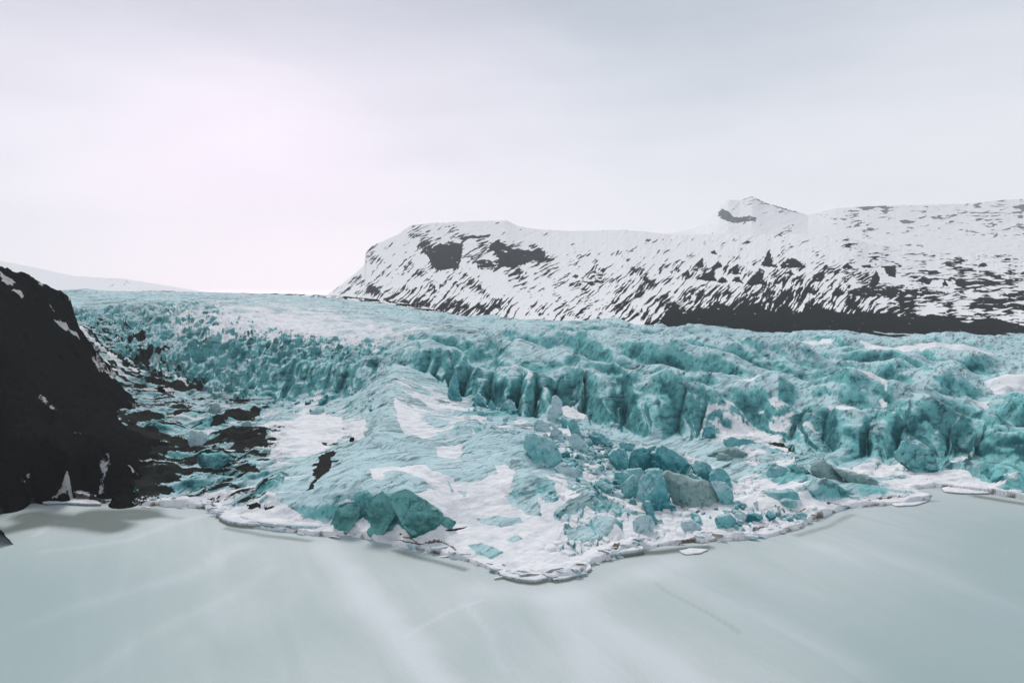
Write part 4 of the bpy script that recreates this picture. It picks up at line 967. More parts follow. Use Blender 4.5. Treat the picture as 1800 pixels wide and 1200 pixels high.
for P, v in [(o6(0, 430, 4, [(0, 170), (110, 235), (70, 290), (0, 240)]), .9), (o6(0, 430, 4, [(60, 310), (140, 300), (170, 360), (150, 370), (110, 340)]), .9),
          (o6(0, 430, 4, [(360, 500), (420, 530), (560, 640), (620, 690), (780, 770), (700, 745), (560, 660), (440, 590)]), .9),
          (o6(0, 430, 4, [(630, 750), (770, 800), (720, 850), (880, 930), (800, 930), (700, 880)]), .7), (o6(0, 430, 4, [(240, 1040), (270, 1010), (350, 1080), (430, 1170), (370, 1150), (300, 1080)]), .62),
          (o6(0, 430, 4, [(350, 310), (360, 420), (400, 470), (380, 470), (340, 400)]), .65), (o6(0, 430, 4, [(260, 250), (320, 280), (300, 285)]), .9), (o6(0, 430, 4, [(470, 300), (500, 330), (510, 380), (500, 480), (480, 400)]), .7),
          (o6(0, 700, 4, [(130, 480), (200, 470), (240, 540), (180, 560), (210, 600), (160, 640)]), .6), (o6(0, 700, 4, [(680, 390), (760, 350), (800, 480), (760, 490), (740, 690), (690, 690), (700, 520)]), .62),
          (o6(0, 700, 4, [(480, 210), (530, 205), (600, 240), (500, 225)]), .62), (o6(0, 700, 4, [(680, 240), (720, 240), (690, 255)]), .65), (o6(0, 700, 4, [(860, 420), (920, 470), (1080, 510), (1060, 530), (930, 510)]), .65),
          (o6(0, 700, 4, [(960, 410), (1200, 395), (1260, 410), (1000, 430)]), .75),
          (o6(0, 700, 4, [(200, 730), (300, 700), (480, 690), (700, 740), (550, 735), (300, 735), (210, 750)]), .9)]:
    hpatch(P, v * 0.85)
ka = (HZ > -4)
hill = link("hillside", grid_mesh("hillside", HX, HY, HZ, {'snow': HS}, ka), None)
t = NT("dark_scree")
n1 = t.noise(t.vec((0.25, 0.25, 0.25)), 1, 6, 0.65); n2 = t.noise(t.vec((1.2, 1.2, 1.2)), 1, 5, 0.7)
col = t.mix(n2, (0.003, 0.004, 0.004), (0.022, 0.024, 0.0235))
ms = t.ss(0.48, 0.62, t.math('ADD', t.math('ADD', t.attr('snow'), t.math('MULTIPLY', t.math('SUBTRACT', n2, 0.5), 0.5)), t.math('MULTIPLY', t.math('SUBTRACT', n1, 0.5), 1.1)))
col = t.mix(ms, col, t.mix(n1, (0.33, 0.33, 0.31), (0.72, 0.72, 0.74)))
t.done(col, 1.0, 0.0, t.bump(n1, 2.0, 0.9))
hill.data.materials.append(t.m)
tag(hill, "steep black moraine slope with thin snow streaks at the left edge", None, None, 'structure')

# ---------------------------------------------------------------- mountains
def sheet(name, px, top, foot, dtop, dfoot, rows, relief, rock_pts, polys, mat, label, seed, ang_pts, prof=1.0, lam_=14.0, jag=1.0, rock_bias=0.0, warpn=1.0):
    """a mountain flank between a skyline and a foot line, each at its own distance"""
    PX, T = np.meshgrid(px, np.linspace(0, 1, rows))
    yt = np.interp(PX, [a for a, b in top], [b for a, b in top]); yf_ = np.interp(PX, [a for a, b in foot], [b for a, b in foot])
    Dt = np.interp(PX, [a for a, b in dtop], [b for a, b in dtop]); Df = np.interp(PX, [a for a, b in dfoot], [b for a, b in dfoot])
    yt = yt + jag * 2.2 * fbm(PX / 22, PX * 0, seed, 4, 0.6)
    PY = yf_ + (yt - yf_) * T
    Dm = Df + (Dt - Df) * T ** prof
    # gully coordinate
    A = Field([(1200 + a, 1000 + b, v) for a, b, v in ang_pts])(1200 + PX, 1000 + PY)
    w = warpn * 5 * fbm(PX / 40, PY / 30, seed + 1, 3)
    gul = 0; gf = 0; ws = 0; cs = [0.03, 0.45, 0.8, 1.12]
    for n_, a_ in enumerate(cs):
        wt = np.clip(1 - np.abs(A - a_) / 0.36, 0, 1) + 1e-4
        c = PX * np.sin(a_) + PY * np.cos(a_) + w; l = PX * np.cos(a_) - PY * np.sin(a_)
        gul = gul + wt * ridged(c / lam_, l / (lam_ * 5), seed + 2 + 50 * n_, 3, 0.6)
        gf = gf + wt * ridged(c / (lam_ * 0.45), l / (lam_ * 4.0), seed + 3 + 50 * n_, 3, 0.6); ws = ws + wt
    gul = gul / ws; gf = gf / ws
    fine = fbm(PX / 9, PY / 6, seed + 4, 4, 0.6)
    big = fbm(PX / 45, PY / 22, seed + 5, 4, 0.55)
    D_ = Dm * (1 + relief * (0.5 - gul) + relief * 0.6 * (0.5 - gf) + relief * 0.8 * fine * 0.5)
    dens = Field([(1200 + a, 1000 + b, v) for a, b, v in rock_pts])(1200 + PX, 1000 + PY)
    s_ = 0.45 * gul + 0.55 * gf
    R = dens + 2.7 * (s_ - 0.60) + 0.20 * fine + 0.65 * big - 0.0 + rock_bias
    for P, v in polys:
        d = poly_sd(PX + 3.5 * fbm(PX / 7, PY / 5, seed + 6, 4, 0.6), PY + 3 * fbm(PX / 7, PY / 5, seed + 7, 4, 0.6), P)
        k = sstep(2.0, -1.5, d); R = R * (1 - k) + (v - 0.08 + 0.5 * fine + 0.45 * fbm(PX / 25, PY / 3.5, seed + 8, 3)) * k
    dx = (PX - 900) / 1200.0; du = -(PY - 600) / 1200.0
    fy = CP + du * SP; fz = -SP + du * CP; tt_ = D_ / fy
    XX = dx * tt_; ZZ = H + fz * tt_ + 0 * D_
    # the far side of the crest falls away
    k3 = 6
    Xb = [XX[-1] * (1 + 0.02 * i) for i in range(1, k3)]; Yb = [D_[-1] * (1 + 0.02 * i) for i in range(1, k3)]; Zb = [ZZ[-1] - D_[-1] * 0.006 * i * i for i in range(1, k3)]
    XX = np.vstack([XX] + Xb); YY = np.vstack([D_] + Yb); ZZ = np.vstack([ZZ] + Zb); R = np.vstack([R] + [R[-1]] * (k3 - 1))
    o = link(name, grid_mesh(name, XX, YY, ZZ, {'rock': R}), mat)
    tag(o, label, None, None, 'structure'); return o
def mountain_material(name, sc, rock=(0.006, 0.0075, 0.0075), lo=0.47, hi=0.56):
    t = NT(name)
    n1 = t.noise(t.vec((sc,) * 3), 1, 6, 0.65)
    m = t.ss(lo, hi, t.math('ADD', t.attr('rock'), t.math('MULTIPLY', t.math('SUBTRACT', n1, 0.5), 0.32)))
    col = t.mix(m, SNOW, t.mix(n1, rock, tuple(2.2 * c for c in rock)))
    return t.done(col, 1.0, 0.0, t.bump(n1, 0.4 / sc, 0.5))
M_near = mountain_material("mountain_rock_and_snow", 0.08)
M_far = mountain_material("far_mountain_rock_and_snow", 0.02, (0.05, 0.06, 0.065))  # haze painted into the far rock as a paler tone
mesa = [([(789, 425), (810, 428), (812, 441), (809, 462), (800, 470), (780, 475), (762, 472), (757, 459), (748, 444), (757, 437), (773, 428), (780, 432)], .9),
        ([(859, 434), (868, 426), (880, 425), (890, 434), (901, 437), (920, 440), (937, 441), (960, 441), (955, 448), (937, 455), (925, 464), (901, 468), (876, 468), (876, 448)], .95),
        ([(837, 459), (855, 455), (875, 462), (869, 471), (839, 471)], .75), ([(796, 416), (840, 415), (862, 411), (860, 417), (809, 421)], .8),
        ([(1005, 487), (1012, 480), (1020, 490), (1029, 494), (1040, 484), (1051, 473), (1056, 478), (1062, 484), (1052, 500), (1040, 502), (1020, 494)], .62),
        ([(1370, 466), (1390, 453), (1400, 455), (1415, 470), (1375, 472)], .9), ([(1225, 490), (1240, 480), (1255, 485), (1262, 495)], .8), ([(1310, 500), (1335, 470), (1345, 475), (1340, 500)], .8),
        ([(1490, 512), (1510, 506), (1560, 508), (1600, 510), (1650, 512), (1640, 520), (1560, 520), (1500, 520)], .8),
        ([(1150, 600), (1165, 556), (1185, 530), (1200, 552), (1240, 545), (1262, 528), (1290, 546), (1330, 532), (1350, 548), (1400, 552), (1440, 540), (1480, 552), (1560, 550), (1600, 562), (1640, 552), (1700, 568), (1740, 556), (1800, 574), (1900, 570), (1900, 640), (1150, 640)], 1.0)]
for T_ in [[(700, 380), (750, 342), (810, 385)], [(320, 440), (380, 410), (410, 450)], [(410, 455), (440, 425), (465, 455)], [(480, 445), (510, 425), (530, 455)], [(545, 460), (600, 400), (630, 460)], [(610, 380), (650, 300), (660, 370), (690, 385)], [(250, 420), (280, 395), (295, 430)], [(380, 320), (400, 305), (415, 330)], [(310, 385), (345, 340), (350, 380)], [(380, 395), (420, 355), (440, 385)], [(480, 415), (490, 380), (520, 415)], [(720, 415), (745, 395), (760, 420)], [(980, 390), (1000, 365), (1030, 390)], [(1160, 380), (1220, 385), (1220, 430), (1190, 425)], [(1000, 500), (1040, 475), (1060, 510)], [(1590, 385), (1610, 360), (1640, 380)], [(1310, 450), (1340, 430), (1390, 440), (1370, 465)], [(1430, 470), (1440, 440), (1460, 470)], [(1480, 435), (1530, 440), (1540, 470), (1500, 470)], [(1100, 470), (1130, 400), (1150, 440), (1130, 470)], [(850, 420), (900, 400), (880, 450), (840, 450)], [(1060, 380), (1090, 370), (1120, 380), (1080, 390)]]:
    mesa.append(([(1100 + a / 2.571, 320 + b / 2.571) for a, b in T_], 0.95))
near_top = [(555, 530), (575, 518), (600, 500), (625, 480), (641, 465), (643, 442), (655, 432), (700, 412), (722, 396), (760, 392), (850, 388), (890, 388), (908, 396), (935, 402), (1000, 406), (1100, 404), (1180, 412), (1250, 412), (1330, 412), (1420, 412), (1480, 416), (1540, 430), (1620, 441), (1700, 446), (1800, 450), (2100, 456), (2500, 450)]
near_foot = [(555, 545), (760, 570), (1000, 585), (1200, 592), (1400, 605), (1800, 622), (2500, 640)]
rockp = [(1150, 570, .75), (1200, 560, .9), (1400, 560, .95), (1400, 540, .76), (1300, 540, .7), (1250, 520, .55), (1400, 500, .5), (1150, 500, .42), (1600, 545, .68), (1800, 580, .8), (1600, 520, .5), (1500, 480, .42), (1300, 510, .5), (1300, 470, .3), (1300, 435, .05), (1100, 520, .36), (1000, 440, .1), (1100, 450, .15), (1100, 480, .33),
         (1000, 550, .48), (900, 505, .08), (850, 545, .58), (760, 530, .62), (700, 520, .55), (660, 508, .5), (620, 518, .3), (700, 480, .25), (660, 485, .2), (700, 430, .0), (1600, 450, .18), (1700, 470, .42), (1800, 500, .55), (1700, 445, .0), (1800, 460, .35), (1450, 430, .02), (1450, 455, .25),
         (820, 445, .62), (780, 450, .6), (850, 425, .5), (920, 450, .6), (945, 440, .5), (800, 425, .5), (770, 480, .3), (740, 490, .35), (760, 465, .5), (710, 465, .35), (735, 450, .38), (690, 470, .3), (670, 450, .25), (655, 475, .35), (980, 455, .3), (1030, 490, .38), (1060, 470, .38), (830, 402, -.1), (760, 400, .02), (900, 412, .0), (850, 490, .02), (980, 500, .1), (950, 420, -.1), (1200, 430, .02), (1200, 480, .38), (1250, 545, .62), (600, 540, .15)]
angp = [(600, 520, .75), (700, 520, .75), (900, 540, .85), (1100, 520, .85), (1200, 480, .75), (1300, 480, .95), (1400, 520, 1.1), (1480, 500, .9), (1560, 480, .2), (1700, 480, .02), (1800, 520, 0), (1300, 430, .6), (1600, 550, .1), (800, 430, .5), (900, 440, .2)]
sheet("mountain", np.linspace(555, 2400, 1500), near_top, near_foot,
      [(555, 3300), (900, 3100), (1200, 2600), (1500, 2100), (1800, 1900), (2500, 1700)], [(555, 2400), (760, 1500), (1000, 1150), (1200, 1000), (1500, 900), (1800, 850), (2500, 800)],
      360, 0.006, rockp, mesa, M_near, "long snow-covered mountain flank with black rock gullies behind the glacier", 400, angp, 1.1, 11.0, 0.8)
sheet("far_mountain", np.linspace(1130, 2300, 700), [(1130, 414), (1180, 410), (1220, 402), (1240, 390), (1254, 374), (1264, 362), (1280, 351), (1300, 352), (1322, 345), (1345, 356), (1380, 366), (1420, 378), (1470, 366), (1540, 362), (1620, 360), (1700, 358), (1760, 352), (1800, 350), (2300, 345)],
      [(1130, 430), (2300, 470)], [(1130, 5200), (2300, 5200)], [(1130, 3600), (2300, 3400)], 120, 0.006,
      [(1200, 400, -.1), (1290, 380, .12), (1330, 360, .1), (1400, 395, -.1), (1300, 415, -.2), (1480, 420, -.1), (1500, 395, .25), (1560, 380, .2), (1600, 375, .35), (1700, 400, .1), (1760, 400, .25), (1650, 420, -.2), (1800, 430, -.2), (1640, 360, 0), (1800, 370, .3), (2000, 380, .2)],
      [([(1258, 380), (1270, 366), (1282, 372), (1290, 382), (1320, 380), (1335, 384), (1310, 390), (1290, 392), (1275, 388)], .8), ([(1320, 346), (1345, 354), (1400, 372), (1418, 377), (1400, 376), (1345, 360)], .62),
       ([(1575, 388), (1600, 386), (1622, 388), (1590, 394)], .7), ([(1610, 376), (1640, 378), (1700, 377), (1650, 381)], .7), ([(1480, 402), (1510, 390), (1550, 392), (1520, 398)], .6), ([(1780, 362), (1800, 358), (1800, 372)], .8),
       ([(1735, 410), (1765, 408), (1750, 417)], .65), ([(1700, 387), (1730, 384), (1725, 390)], .62)],
      M_far, "distant pale snow peak and plateau with faint rock bands under cloud", 450, [(1300, 380, .6), (1500, 400, .15), (1800, 400, .1)], 1.0, 12.0, 0.5)
sheet("distant_hill", np.linspace(-500, 640, 420), [(-500, 440), (0, 458), (60, 470), (130, 485), (220, 490), (300, 503), (360, 513), (640, 535)], [(-500, 530), (640, 560)], [(-500, 12500), (640, 12500)], [(-500, 9500), (640, 9500)], 80, 0.004,
      [(0, 430, -.4), (100, 460, -.4), (250, 490, .05), (200, 500, .0), (320, 505, .0), (60, 480, -.4), (400, 520, -.3)], [], M_far, "very faint snowy hill fading into cloud beyond the glacier on the left", 480, [(0, 450, .8), (300, 500, .8)], 1.0, 12.0, 0.4)

# dark moraine crest beyond the glacier's far edge
mp = np.linspace(250, 800, 500)
MT = np.linspace(0, 1, 14)
MPX, MTT = np.meshgrid(mp, MT)
mt = np.interp(MPX, [250, 300, 360, 440, 520, 600, 680, 760, 800], [513, 514.5, 517.5, 519.5, 521, 524.5, 532, 545, 556]) - np.interp(MPX, [250, 400, 700, 800], [2.5, 4, 4.5, 3]) + 1.4 * fbm(MPX / 14, MPX * 0, 501, 4)
mh = np.interp(MPX, [250, 300, 440, 520, 600, 700, 800], [2, 3, 5, 7, 10, 14, 12])
MPY = mt + mh * (1 - MTT)
MD = np.interp(MPX, [250, 500, 800], [1250, 1120, 980]) + 60 * MTT + 4 * fbm(MPX / 8, MTT * 4, 502, 3)
dx = (MPX - 900) / 1200.0; du = -(MPY - 600) / 1200.0
fy = CP + du * SP; fz = -SP + du * CP; t_ = MD / fy
MZ = H + fz * t_; MX = dx * t_
MX = np.vstack([MX[:1], MX, MX[-1:] * 1.03]); MD = np.vstack([MD[:1], MD, MD[-1:] * 1.05]); MZ = np.vstack([MZ[:1] - 30, MZ, MZ[-1:] - 12])
MR = 0.50 + 0.6 * fbm(MX / 30, MD / 12 + MZ / 3, 503, 4) + 0.3 * (ridged(MX / 20 + MZ / 6, MZ / 8, 504, 2) - .5)
mor = link("moraine_ridge", grid_mesh("moraine_ridge", MX, MD, MZ, {'rock': MR}), M_near)
tag(mor, "thin dark snow-dusted moraine crest along the glacier's far edge", None, None, 'structure')

# ---------------------------------------------------------------- seracs and fallen blocks
def p3(v, seed, f):
    return (perlin(v[:, 0] / f, v[:, 2] / f, seed) + perlin(v[:, 1] / f + 3, v[:, 2] / f, seed + 1) + perlin(v[:, 0] / f, v[:, 1] / f + 7, seed + 2)) / 1.7
def inflate(outline, half, seed, pw=2.6, lean=0.0, rough=1.0, na=72, nt=30, cz=0.0, facets=9):
    """a solid whose front view is the outline (x, z), rounded through its depth"""
    P = np.array(outline, float)
    c = np.array([0.5 * (P[:, 0].min() + P[:, 0].max()), P[:, 1].min() + cz * (P[:, 1].max() - P[:, 1].min())])
    Q = np.vstack([P, P[:1]]); L = np.r_[0, np.cumsum(np.hypot(*np.diff(Q, axis=0).T))]
    s_ = np.linspace(0, L[-1], na, endpoint=False)
    R = np.stack([np.interp(s_, L, Q[:, 0]), np.interp(s_, L, Q[:, 1])], 1)
    R = 0.15 * np.roll(R, 1, 0) + 0.7 * R + 0.15 * np.roll(R, -1, 0)
    ts = np.sin(np.linspace(-pi / 2, pi / 2, nt)) ; ts[0] = -0.9999999; ts[-1] = 0.9999999
    V = []
    for t_ in ts:
        k = (1 - abs(t_) ** pw) ** (1 / pw)
        r2 = c + (R - c) * k
        V.append(np.stack([r2[:, 0], np.full(na, half * t_ * (0.45 if t_ < 0 else 1.0)) + lean * (r2[:, 1] - P[:, 1].min()), r2[:, 1]], 1))
    V = np.vstack(V)
    w = P[:, 0].max() - P[:, 0].min(); h = P[:, 1].max() - P[:, 1].min(); sz = min(w, h)
    ctr = np.array([c[0], 0, c[1]]); nrm = V - ctr; nrm /= np.linalg.norm(nrm, axis=1)[:, None] + 1e-6
    dd = sz * 0.09 * rough * p3(V, seed, sz * 0.5) + sz * 0.08 * rough * p3(V, seed + 9, sz * 0.2) + sz * 0.10 * rough * (0.5 - np.abs(p3(V, seed + 21, sz * 0.5)))
    V = V + nrm * dd[:, None]
    lo_ = V.min(0); 
    g = np.random.default_rng(seed + 5)
    cc = np.array([c[0], 0, P[:, 1].min() + 0.35 * h])
    for k_ in range(facets):
        if k_ < facets * 0.7: nn = np.array([g.uniform(-0.75, 0.75), -1.0, g.uniform(-0.15, 0.85)])
        else: nn = np.array([g.uniform(-1, 1), g.uniform(-0.6, 0.6), g.uniform(0.2, 1.0)])
        nn /= np.linalg.norm(nn)
        q = (V - cc) @ nn; d0 = q.max() * (g.uniform(0.55, 0.85) if k_ < facets * 0.7 else g.uniform(0.88, 0.97))
        V = V - np.outer(np.maximum(q - d0, 0) * 0.95, nn)
    V = V + nrm * (sz * 0.03 * rough * p3(V, seed + 33, sz * 0.10))[:, None]
    ia = np.arange(na); F_ = []
    for k in range(nt - 1):
        F_.append(np.stack([k * na + ia, k * na + (ia + 1) % na, (k + 1) * na + (ia + 1) % na, (k + 1) * na + ia], 1))
    return V, np.vstack(F_)
M_teal = ice_material("teal_ice", False, 0.12, 0.0, 0.50, stripes=0.3, slope_snow=0.12, steep_k=0.4)
M_blue = ice_material("bright_blue_ice", False, 0.15, 0.0, 0.40, stripes=0.0, slope_snow=0.32, mid=(0.14, 0.44, 0.47), dark=(0.01, 0.16, 0.19), steep_k=0.95)
M_wall = ice_material("striped_teal_ice", False, 0.0, 0.0, 0.62, stripes=1.0, slope_snow=0.05, steep_k=0.6)
M_deep = ice_material("dark_teal_ice", False, 0.0, 0.0, 0.85, stripes=0.8, steep_k=0.3)
M_pale = ice_material("pale_ice", False, 0.15, 0.0, 0.2, stripes=0.2, slope_snow=0.3, steep_k=0.3)
M_grime = ice_material("grimy_ice", False, 0.08, 0.24, 0.45, stripes=0.2, pale=(0.42, 0.54, 0.53), mid=(0.19, 0.34, 0.335), dark=(0.03, 0.11, 0.11), steep_k=0.35)
M_rock = ice_material("grit_covered_ice", False, 0.0, 0.52, 0.6, stripes=0.3, steep_k=0.3)
def block(name, cat, label, mat, pts, ratio=0.5, pw=2.6, lean=0.22, rough=1.0, dD=0.0, sink=0.10, group=None, na=72, nt=30):
    P = np.array(pts, float)
    yb = P[:, 1].max(); xm = P[np.argmax(P[:, 1]), 0] * 0.3 + P[:, 0].mean() * 0.7
    x, D, z = ray_hits([(xm, yb)])[0]
    D = D + dD
    zb = at_d(xm, yb, D)[2]
    ox = np.array([at_d(a, b, D)[0] for a, b in P]); oz = np.array([at_d(a, b, D)[2] for a, b in P])
    hgt = oz.max() - oz.min()
    cx = (ox.max() + ox.min()) / 2
    oz = oz - zb; ox = ox - cx
    oz = np.where(oz < 0.12 * hgt, oz - sink * hgt - 1.0, oz)
    half = ratio * (ox.max() - ox.min()) / 2
    pw = pw + 1.2
    V, Fc = inflate(np.stack([ox, oz], 1), half, abs(hash(int(P[0, 0] * 7 + P[0, 1] * 13))) % 997, pw, lean, rough, na, nt)
    me = mesh_np(name, V, Fc); me.set_sharp_from_angle(angle=radians(20))
    o = link(name, me, mat)
    o.location = (cx, D + half * 0.3, zb)
    tag(o, label, cat, group)
    return o
C6 = lambda *p: o6(1050, 760, 6, p)
C4 = lambda *p: o6(750, 540, 4, p)
C8 = lambda *p: o6(800, 740, 4, p)
CR = lambda *p: [(1150 + a / 2.769, 540 + b / 2.769) for a, b in p]
W = "ice cliff"
B = "ice block"
# buttresses of the right-hand ice wall
for i, (pts, lb) in enumerate([
                (C4((150, 560), (185, 470), (215, 520), (240, 640), (200, 660), (140, 620)), "pointed pale ice pinnacle standing before a dark slot in the ice wall"),
                (C4((320, 690), (355, 598), (390, 640), (430, 710), (370, 700)), "left one of three triangular ice teeth at the wall's foot"),
                (C4((420, 715), (445, 650), (480, 700), (500, 755)), "narrow middle one of three triangular ice teeth at the wall's foot"),
                (C4((520, 760), (540, 690), (580, 655), (620, 690), (640, 750), (560, 770)), "rounded right one of three ice teeth at the wall's foot"),
                (C4((880, 700), (890, 640), (930, 620), (960, 680), (950, 760), (890, 800), (800, 780)), "pale jumbled ice shoulder right of the curved fin, at the snowy notch")]):
    block("serac", W, lb, (M_blue, M_blue, M_blue, M_blue, M_pale)[i], pts, 0.9, 2.2)
block("serac", B, "straight-edged tilted ice slab with horizontal bands, right of the split pillar", M_wall, CR((1195, 735), (1250, 662), (1330, 690), (1412, 724), (1400, 800), (1300, 780), (1215, 765)), 0.35, 4.0, lean=0.25, rough=0.5)
block("ice_boulder", B, "small round ice boulder at the foot of the banded slab", M_blue, CR((1315, 800), (1325, 775), (1350, 765), (1375, 778), (1382, 800)), 0.9, 2.1)
block("ice_boulder", B, "glowing blue ice lump at the foot of the pond wall's right end", M_blue, CR((240, 640), (250, 595), (280, 582), (302, 600), (300, 640)), 0.9, 2.2)
block("ice_boulder", B, "long low log-shaped blue ice block under a cap of snow beside the pond", M_blue, CR((340, 660), (380, 640), (440, 642), (495, 650), (502, 675), (470, 684), (400, 684), (350, 678)), 0.5, 2.4)
# the heap in the middle
mid = [
 ("large smooth teal ice block with shaded underside, upper left of the central heap", M_blue, C6((325, 330), (370, 240), (450, 190), (560, 165), (640, 175), (640, 280), (600, 400), (480, 420), (330, 410)), .7),
 ("long sloping blue ice back forming the top of the central heap", M_blue, C6((600, 230), (680, 180), (780, 165), (840, 200), (900, 250), (980, 300), (1010, 380), (1040, 460), (930, 455), (750, 400), (600, 420)), .5),
 ("rounded pale blue ice knob on the heap's top right shoulder", M_blue, C6((1010, 370), (1050, 330), (1140, 315), (1220, 350), (1250, 430), (1210, 530), (1110, 500), (1040, 440)), .9),
 ("bulging blue ice knob at the right end of the heap's upper row", M_blue, C6((1210, 480), (1240, 410), (1330, 400), (1400, 460), (1425, 560), (1420, 600), (1300, 560), (1200, 560)), .8),
 ("leaning pale-faced ice block with a flat whitish flank, front centre of the heap", M_blue, C6((440, 640), (490, 540), (600, 440), (680, 460), (740, 560), (800, 700), (830, 800), (740, 835), (640, 800), (540, 780), (440, 720)), .6),
 ("big grimy grey-green ice slab lying across the front of the heap", M_grime, C6((680, 470), (750, 425), (860, 440), (1000, 510), (1150, 560), (1270, 640), (1340, 740), (1320, 790), (1000, 780), (850, 760), (780, 640)), .4),
 ("dark rounded ice lobe behind the right end of the grimy slab", M_teal, C6((1235, 570), (1280, 530), (1370, 570), (1440, 620), (1455, 700), (1430, 770), (1340, 750), (1260, 640)), .7),
 ("dark teal ice block with a shadowed face at the heap's left foot", M_teal, C6((260, 600), (310, 520), (400, 485), (470, 500), (440, 600), (390, 700), (300, 700)), .8),
 ("small greenish ice wedge above the dark block on the heap's left", M_teal, C6((190, 520), (200, 440), (300, 440), (380, 480), (300, 550)), .9),
 ("flat dark ice chip wedged under the large smooth block", M_teal, C6((280, 430), (380, 410), (470, 400), (490, 440), (440, 490), (340, 470)), .9),
 ("blue-grey ice hump between the upper row and the leaning block", M_teal, C6((500, 500), (520, 420), (600, 400), (700, 420), (740, 460), (620, 500)), .8),
 ("thin slanting ice blade between the grimy slab and the upper row", M_blue, C6((960, 470), (990, 430), (1100, 500), (1190, 570), (1100, 550)), .4),
 ("column-like bright ice block with a vertical groove at the heap's upper left end", M_blue, C6((130, 290), (160, 210), (240, 180), (330, 230), (340, 330), (310, 410), (200, 400), (150, 340)), .8),
 ("small ice crown peeking over the column-like block", M_blue, C6((240, 140), (280, 110), (360, 120), (400, 150), (360, 200), (280, 190)), .8),
 ("squat ice box with a pale square front near the shore", M_pale, C6((390, 1030), (420, 920), (500, 900), (580, 920), (620, 1010), (560, 1060), (450, 1075)), .8),
 ("curved upright ice horn with a snowy tip behind the squat ice box", M_blue, C6((510, 820), (520, 750), (570, 745), (600, 820), (635, 930), (620, 975), (560, 900)), .7),
 ("small pyramid of ice on the snow left of the leaning block", M_blue, C6((340, 750), (390, 695), (440, 770)), .9),
 ("pale egg-shaped ice lump just off the right end of the grimy slab", M_blue, C6((1440, 790), (1450, 740), (1500, 732), (1535, 760), (1520, 800)), .9),
]
for lb, m, pts, rt in mid: block("ice_block", B, lb, m, pts, rt, 2.4)
left = [
 ("bulky ice hump with a shaded lower side, alone in the snow left of the heap", M_teal, C4((670, 990), (690, 930), (760, 915), (850, 930), (910, 980), (950, 1060), (930, 1115), (850, 1090), (780, 1030), (690, 1020)), .6),
 ("squared ice block topped with snow on the slope down from the curved fin", M_pale, C4((1000, 920), (1060, 900), (1110, 950), (1150, 1010), (1080, 1015), (1010, 970)), .8),
 ("long pale ice block beside the near edge of the grey pond", M_blue, C4((1140, 900), (1190, 885), (1260, 910), (1330, 970), (1250, 985), (1150, 945)), .6),
 ("upright dark-faced ice slab below the snowy notch", M_teal, C4((985, 810), (1040, 790), (1075, 850), (1100, 935), (1070, 930), (1020, 860)), .6),
 ("triangular snow-capped ice block in a row below the curved fin", M_pale, C4((870, 920), (900, 850), (950, 880), (975, 935), (920, 945)), .8),
 ("flat snow-topped ice block cut by a dark crack, left in the row below the fins", M_pale, C4((740, 830), (790, 800), (860, 830), (880, 880), (800, 875)), .8),
 ("low ice tongue pointing down-slope below the bulky hump", M_pale, C4((900, 1140), (960, 1110), (1060, 1150), (1110, 1180), (1000, 1190)), .6),
 ("blue ice shard among the rubble nearest the pond's left tip", M_blue, C4((940, 800), (960, 770), (990, 800), (985, 850)), .8),
]
for lb, m, pts, rt in left: block("ice_block", B, lb, m, pts, rt, 2.4)
for lb, m, pts, rt in [
 ("rounded dark green ice bluff, middle of the three above the shore ledge", M_bluff := ice_material("green_bluff_ice", False, 0.0, 0.16, 0.58, stripes=0.6, pale=(0.30, 0.48, 0.46), mid=(0.17, 0.45, 0.44), dark=(0.01, 0.11, 0.105), steep_k=0.6), [(636, 890), (650, 876), (668, 870), (686, 884), (697, 903), (686, 921), (662, 934), (642, 932), (650, 915)], .7),
 ("largest green ice bluff, right of the three above the shore ledge", M_bluff, [(672, 876), (690, 866), (715, 868), (745, 882), (776, 906), (778, 918), (762, 932), (740, 936), (718, 924), (702, 910), (690, 896)], .6),
 ("lowest green ice bluff, left of the three above the shore ledge", M_bluff, [(577, 921), (590, 900), (604, 890), (634, 892), (628, 912), (620, 926), (594, 932)], .7),
 ("small pointed ice spur just right of the largest green bluff", M_bluff, [(772, 928), (778, 908), (788, 912), (802, 920), (790, 926)], .6),
]: block("ice_bluff", "ice bluff", lb, m, pts, rt * 0.5, 2.3, lean=0.12)
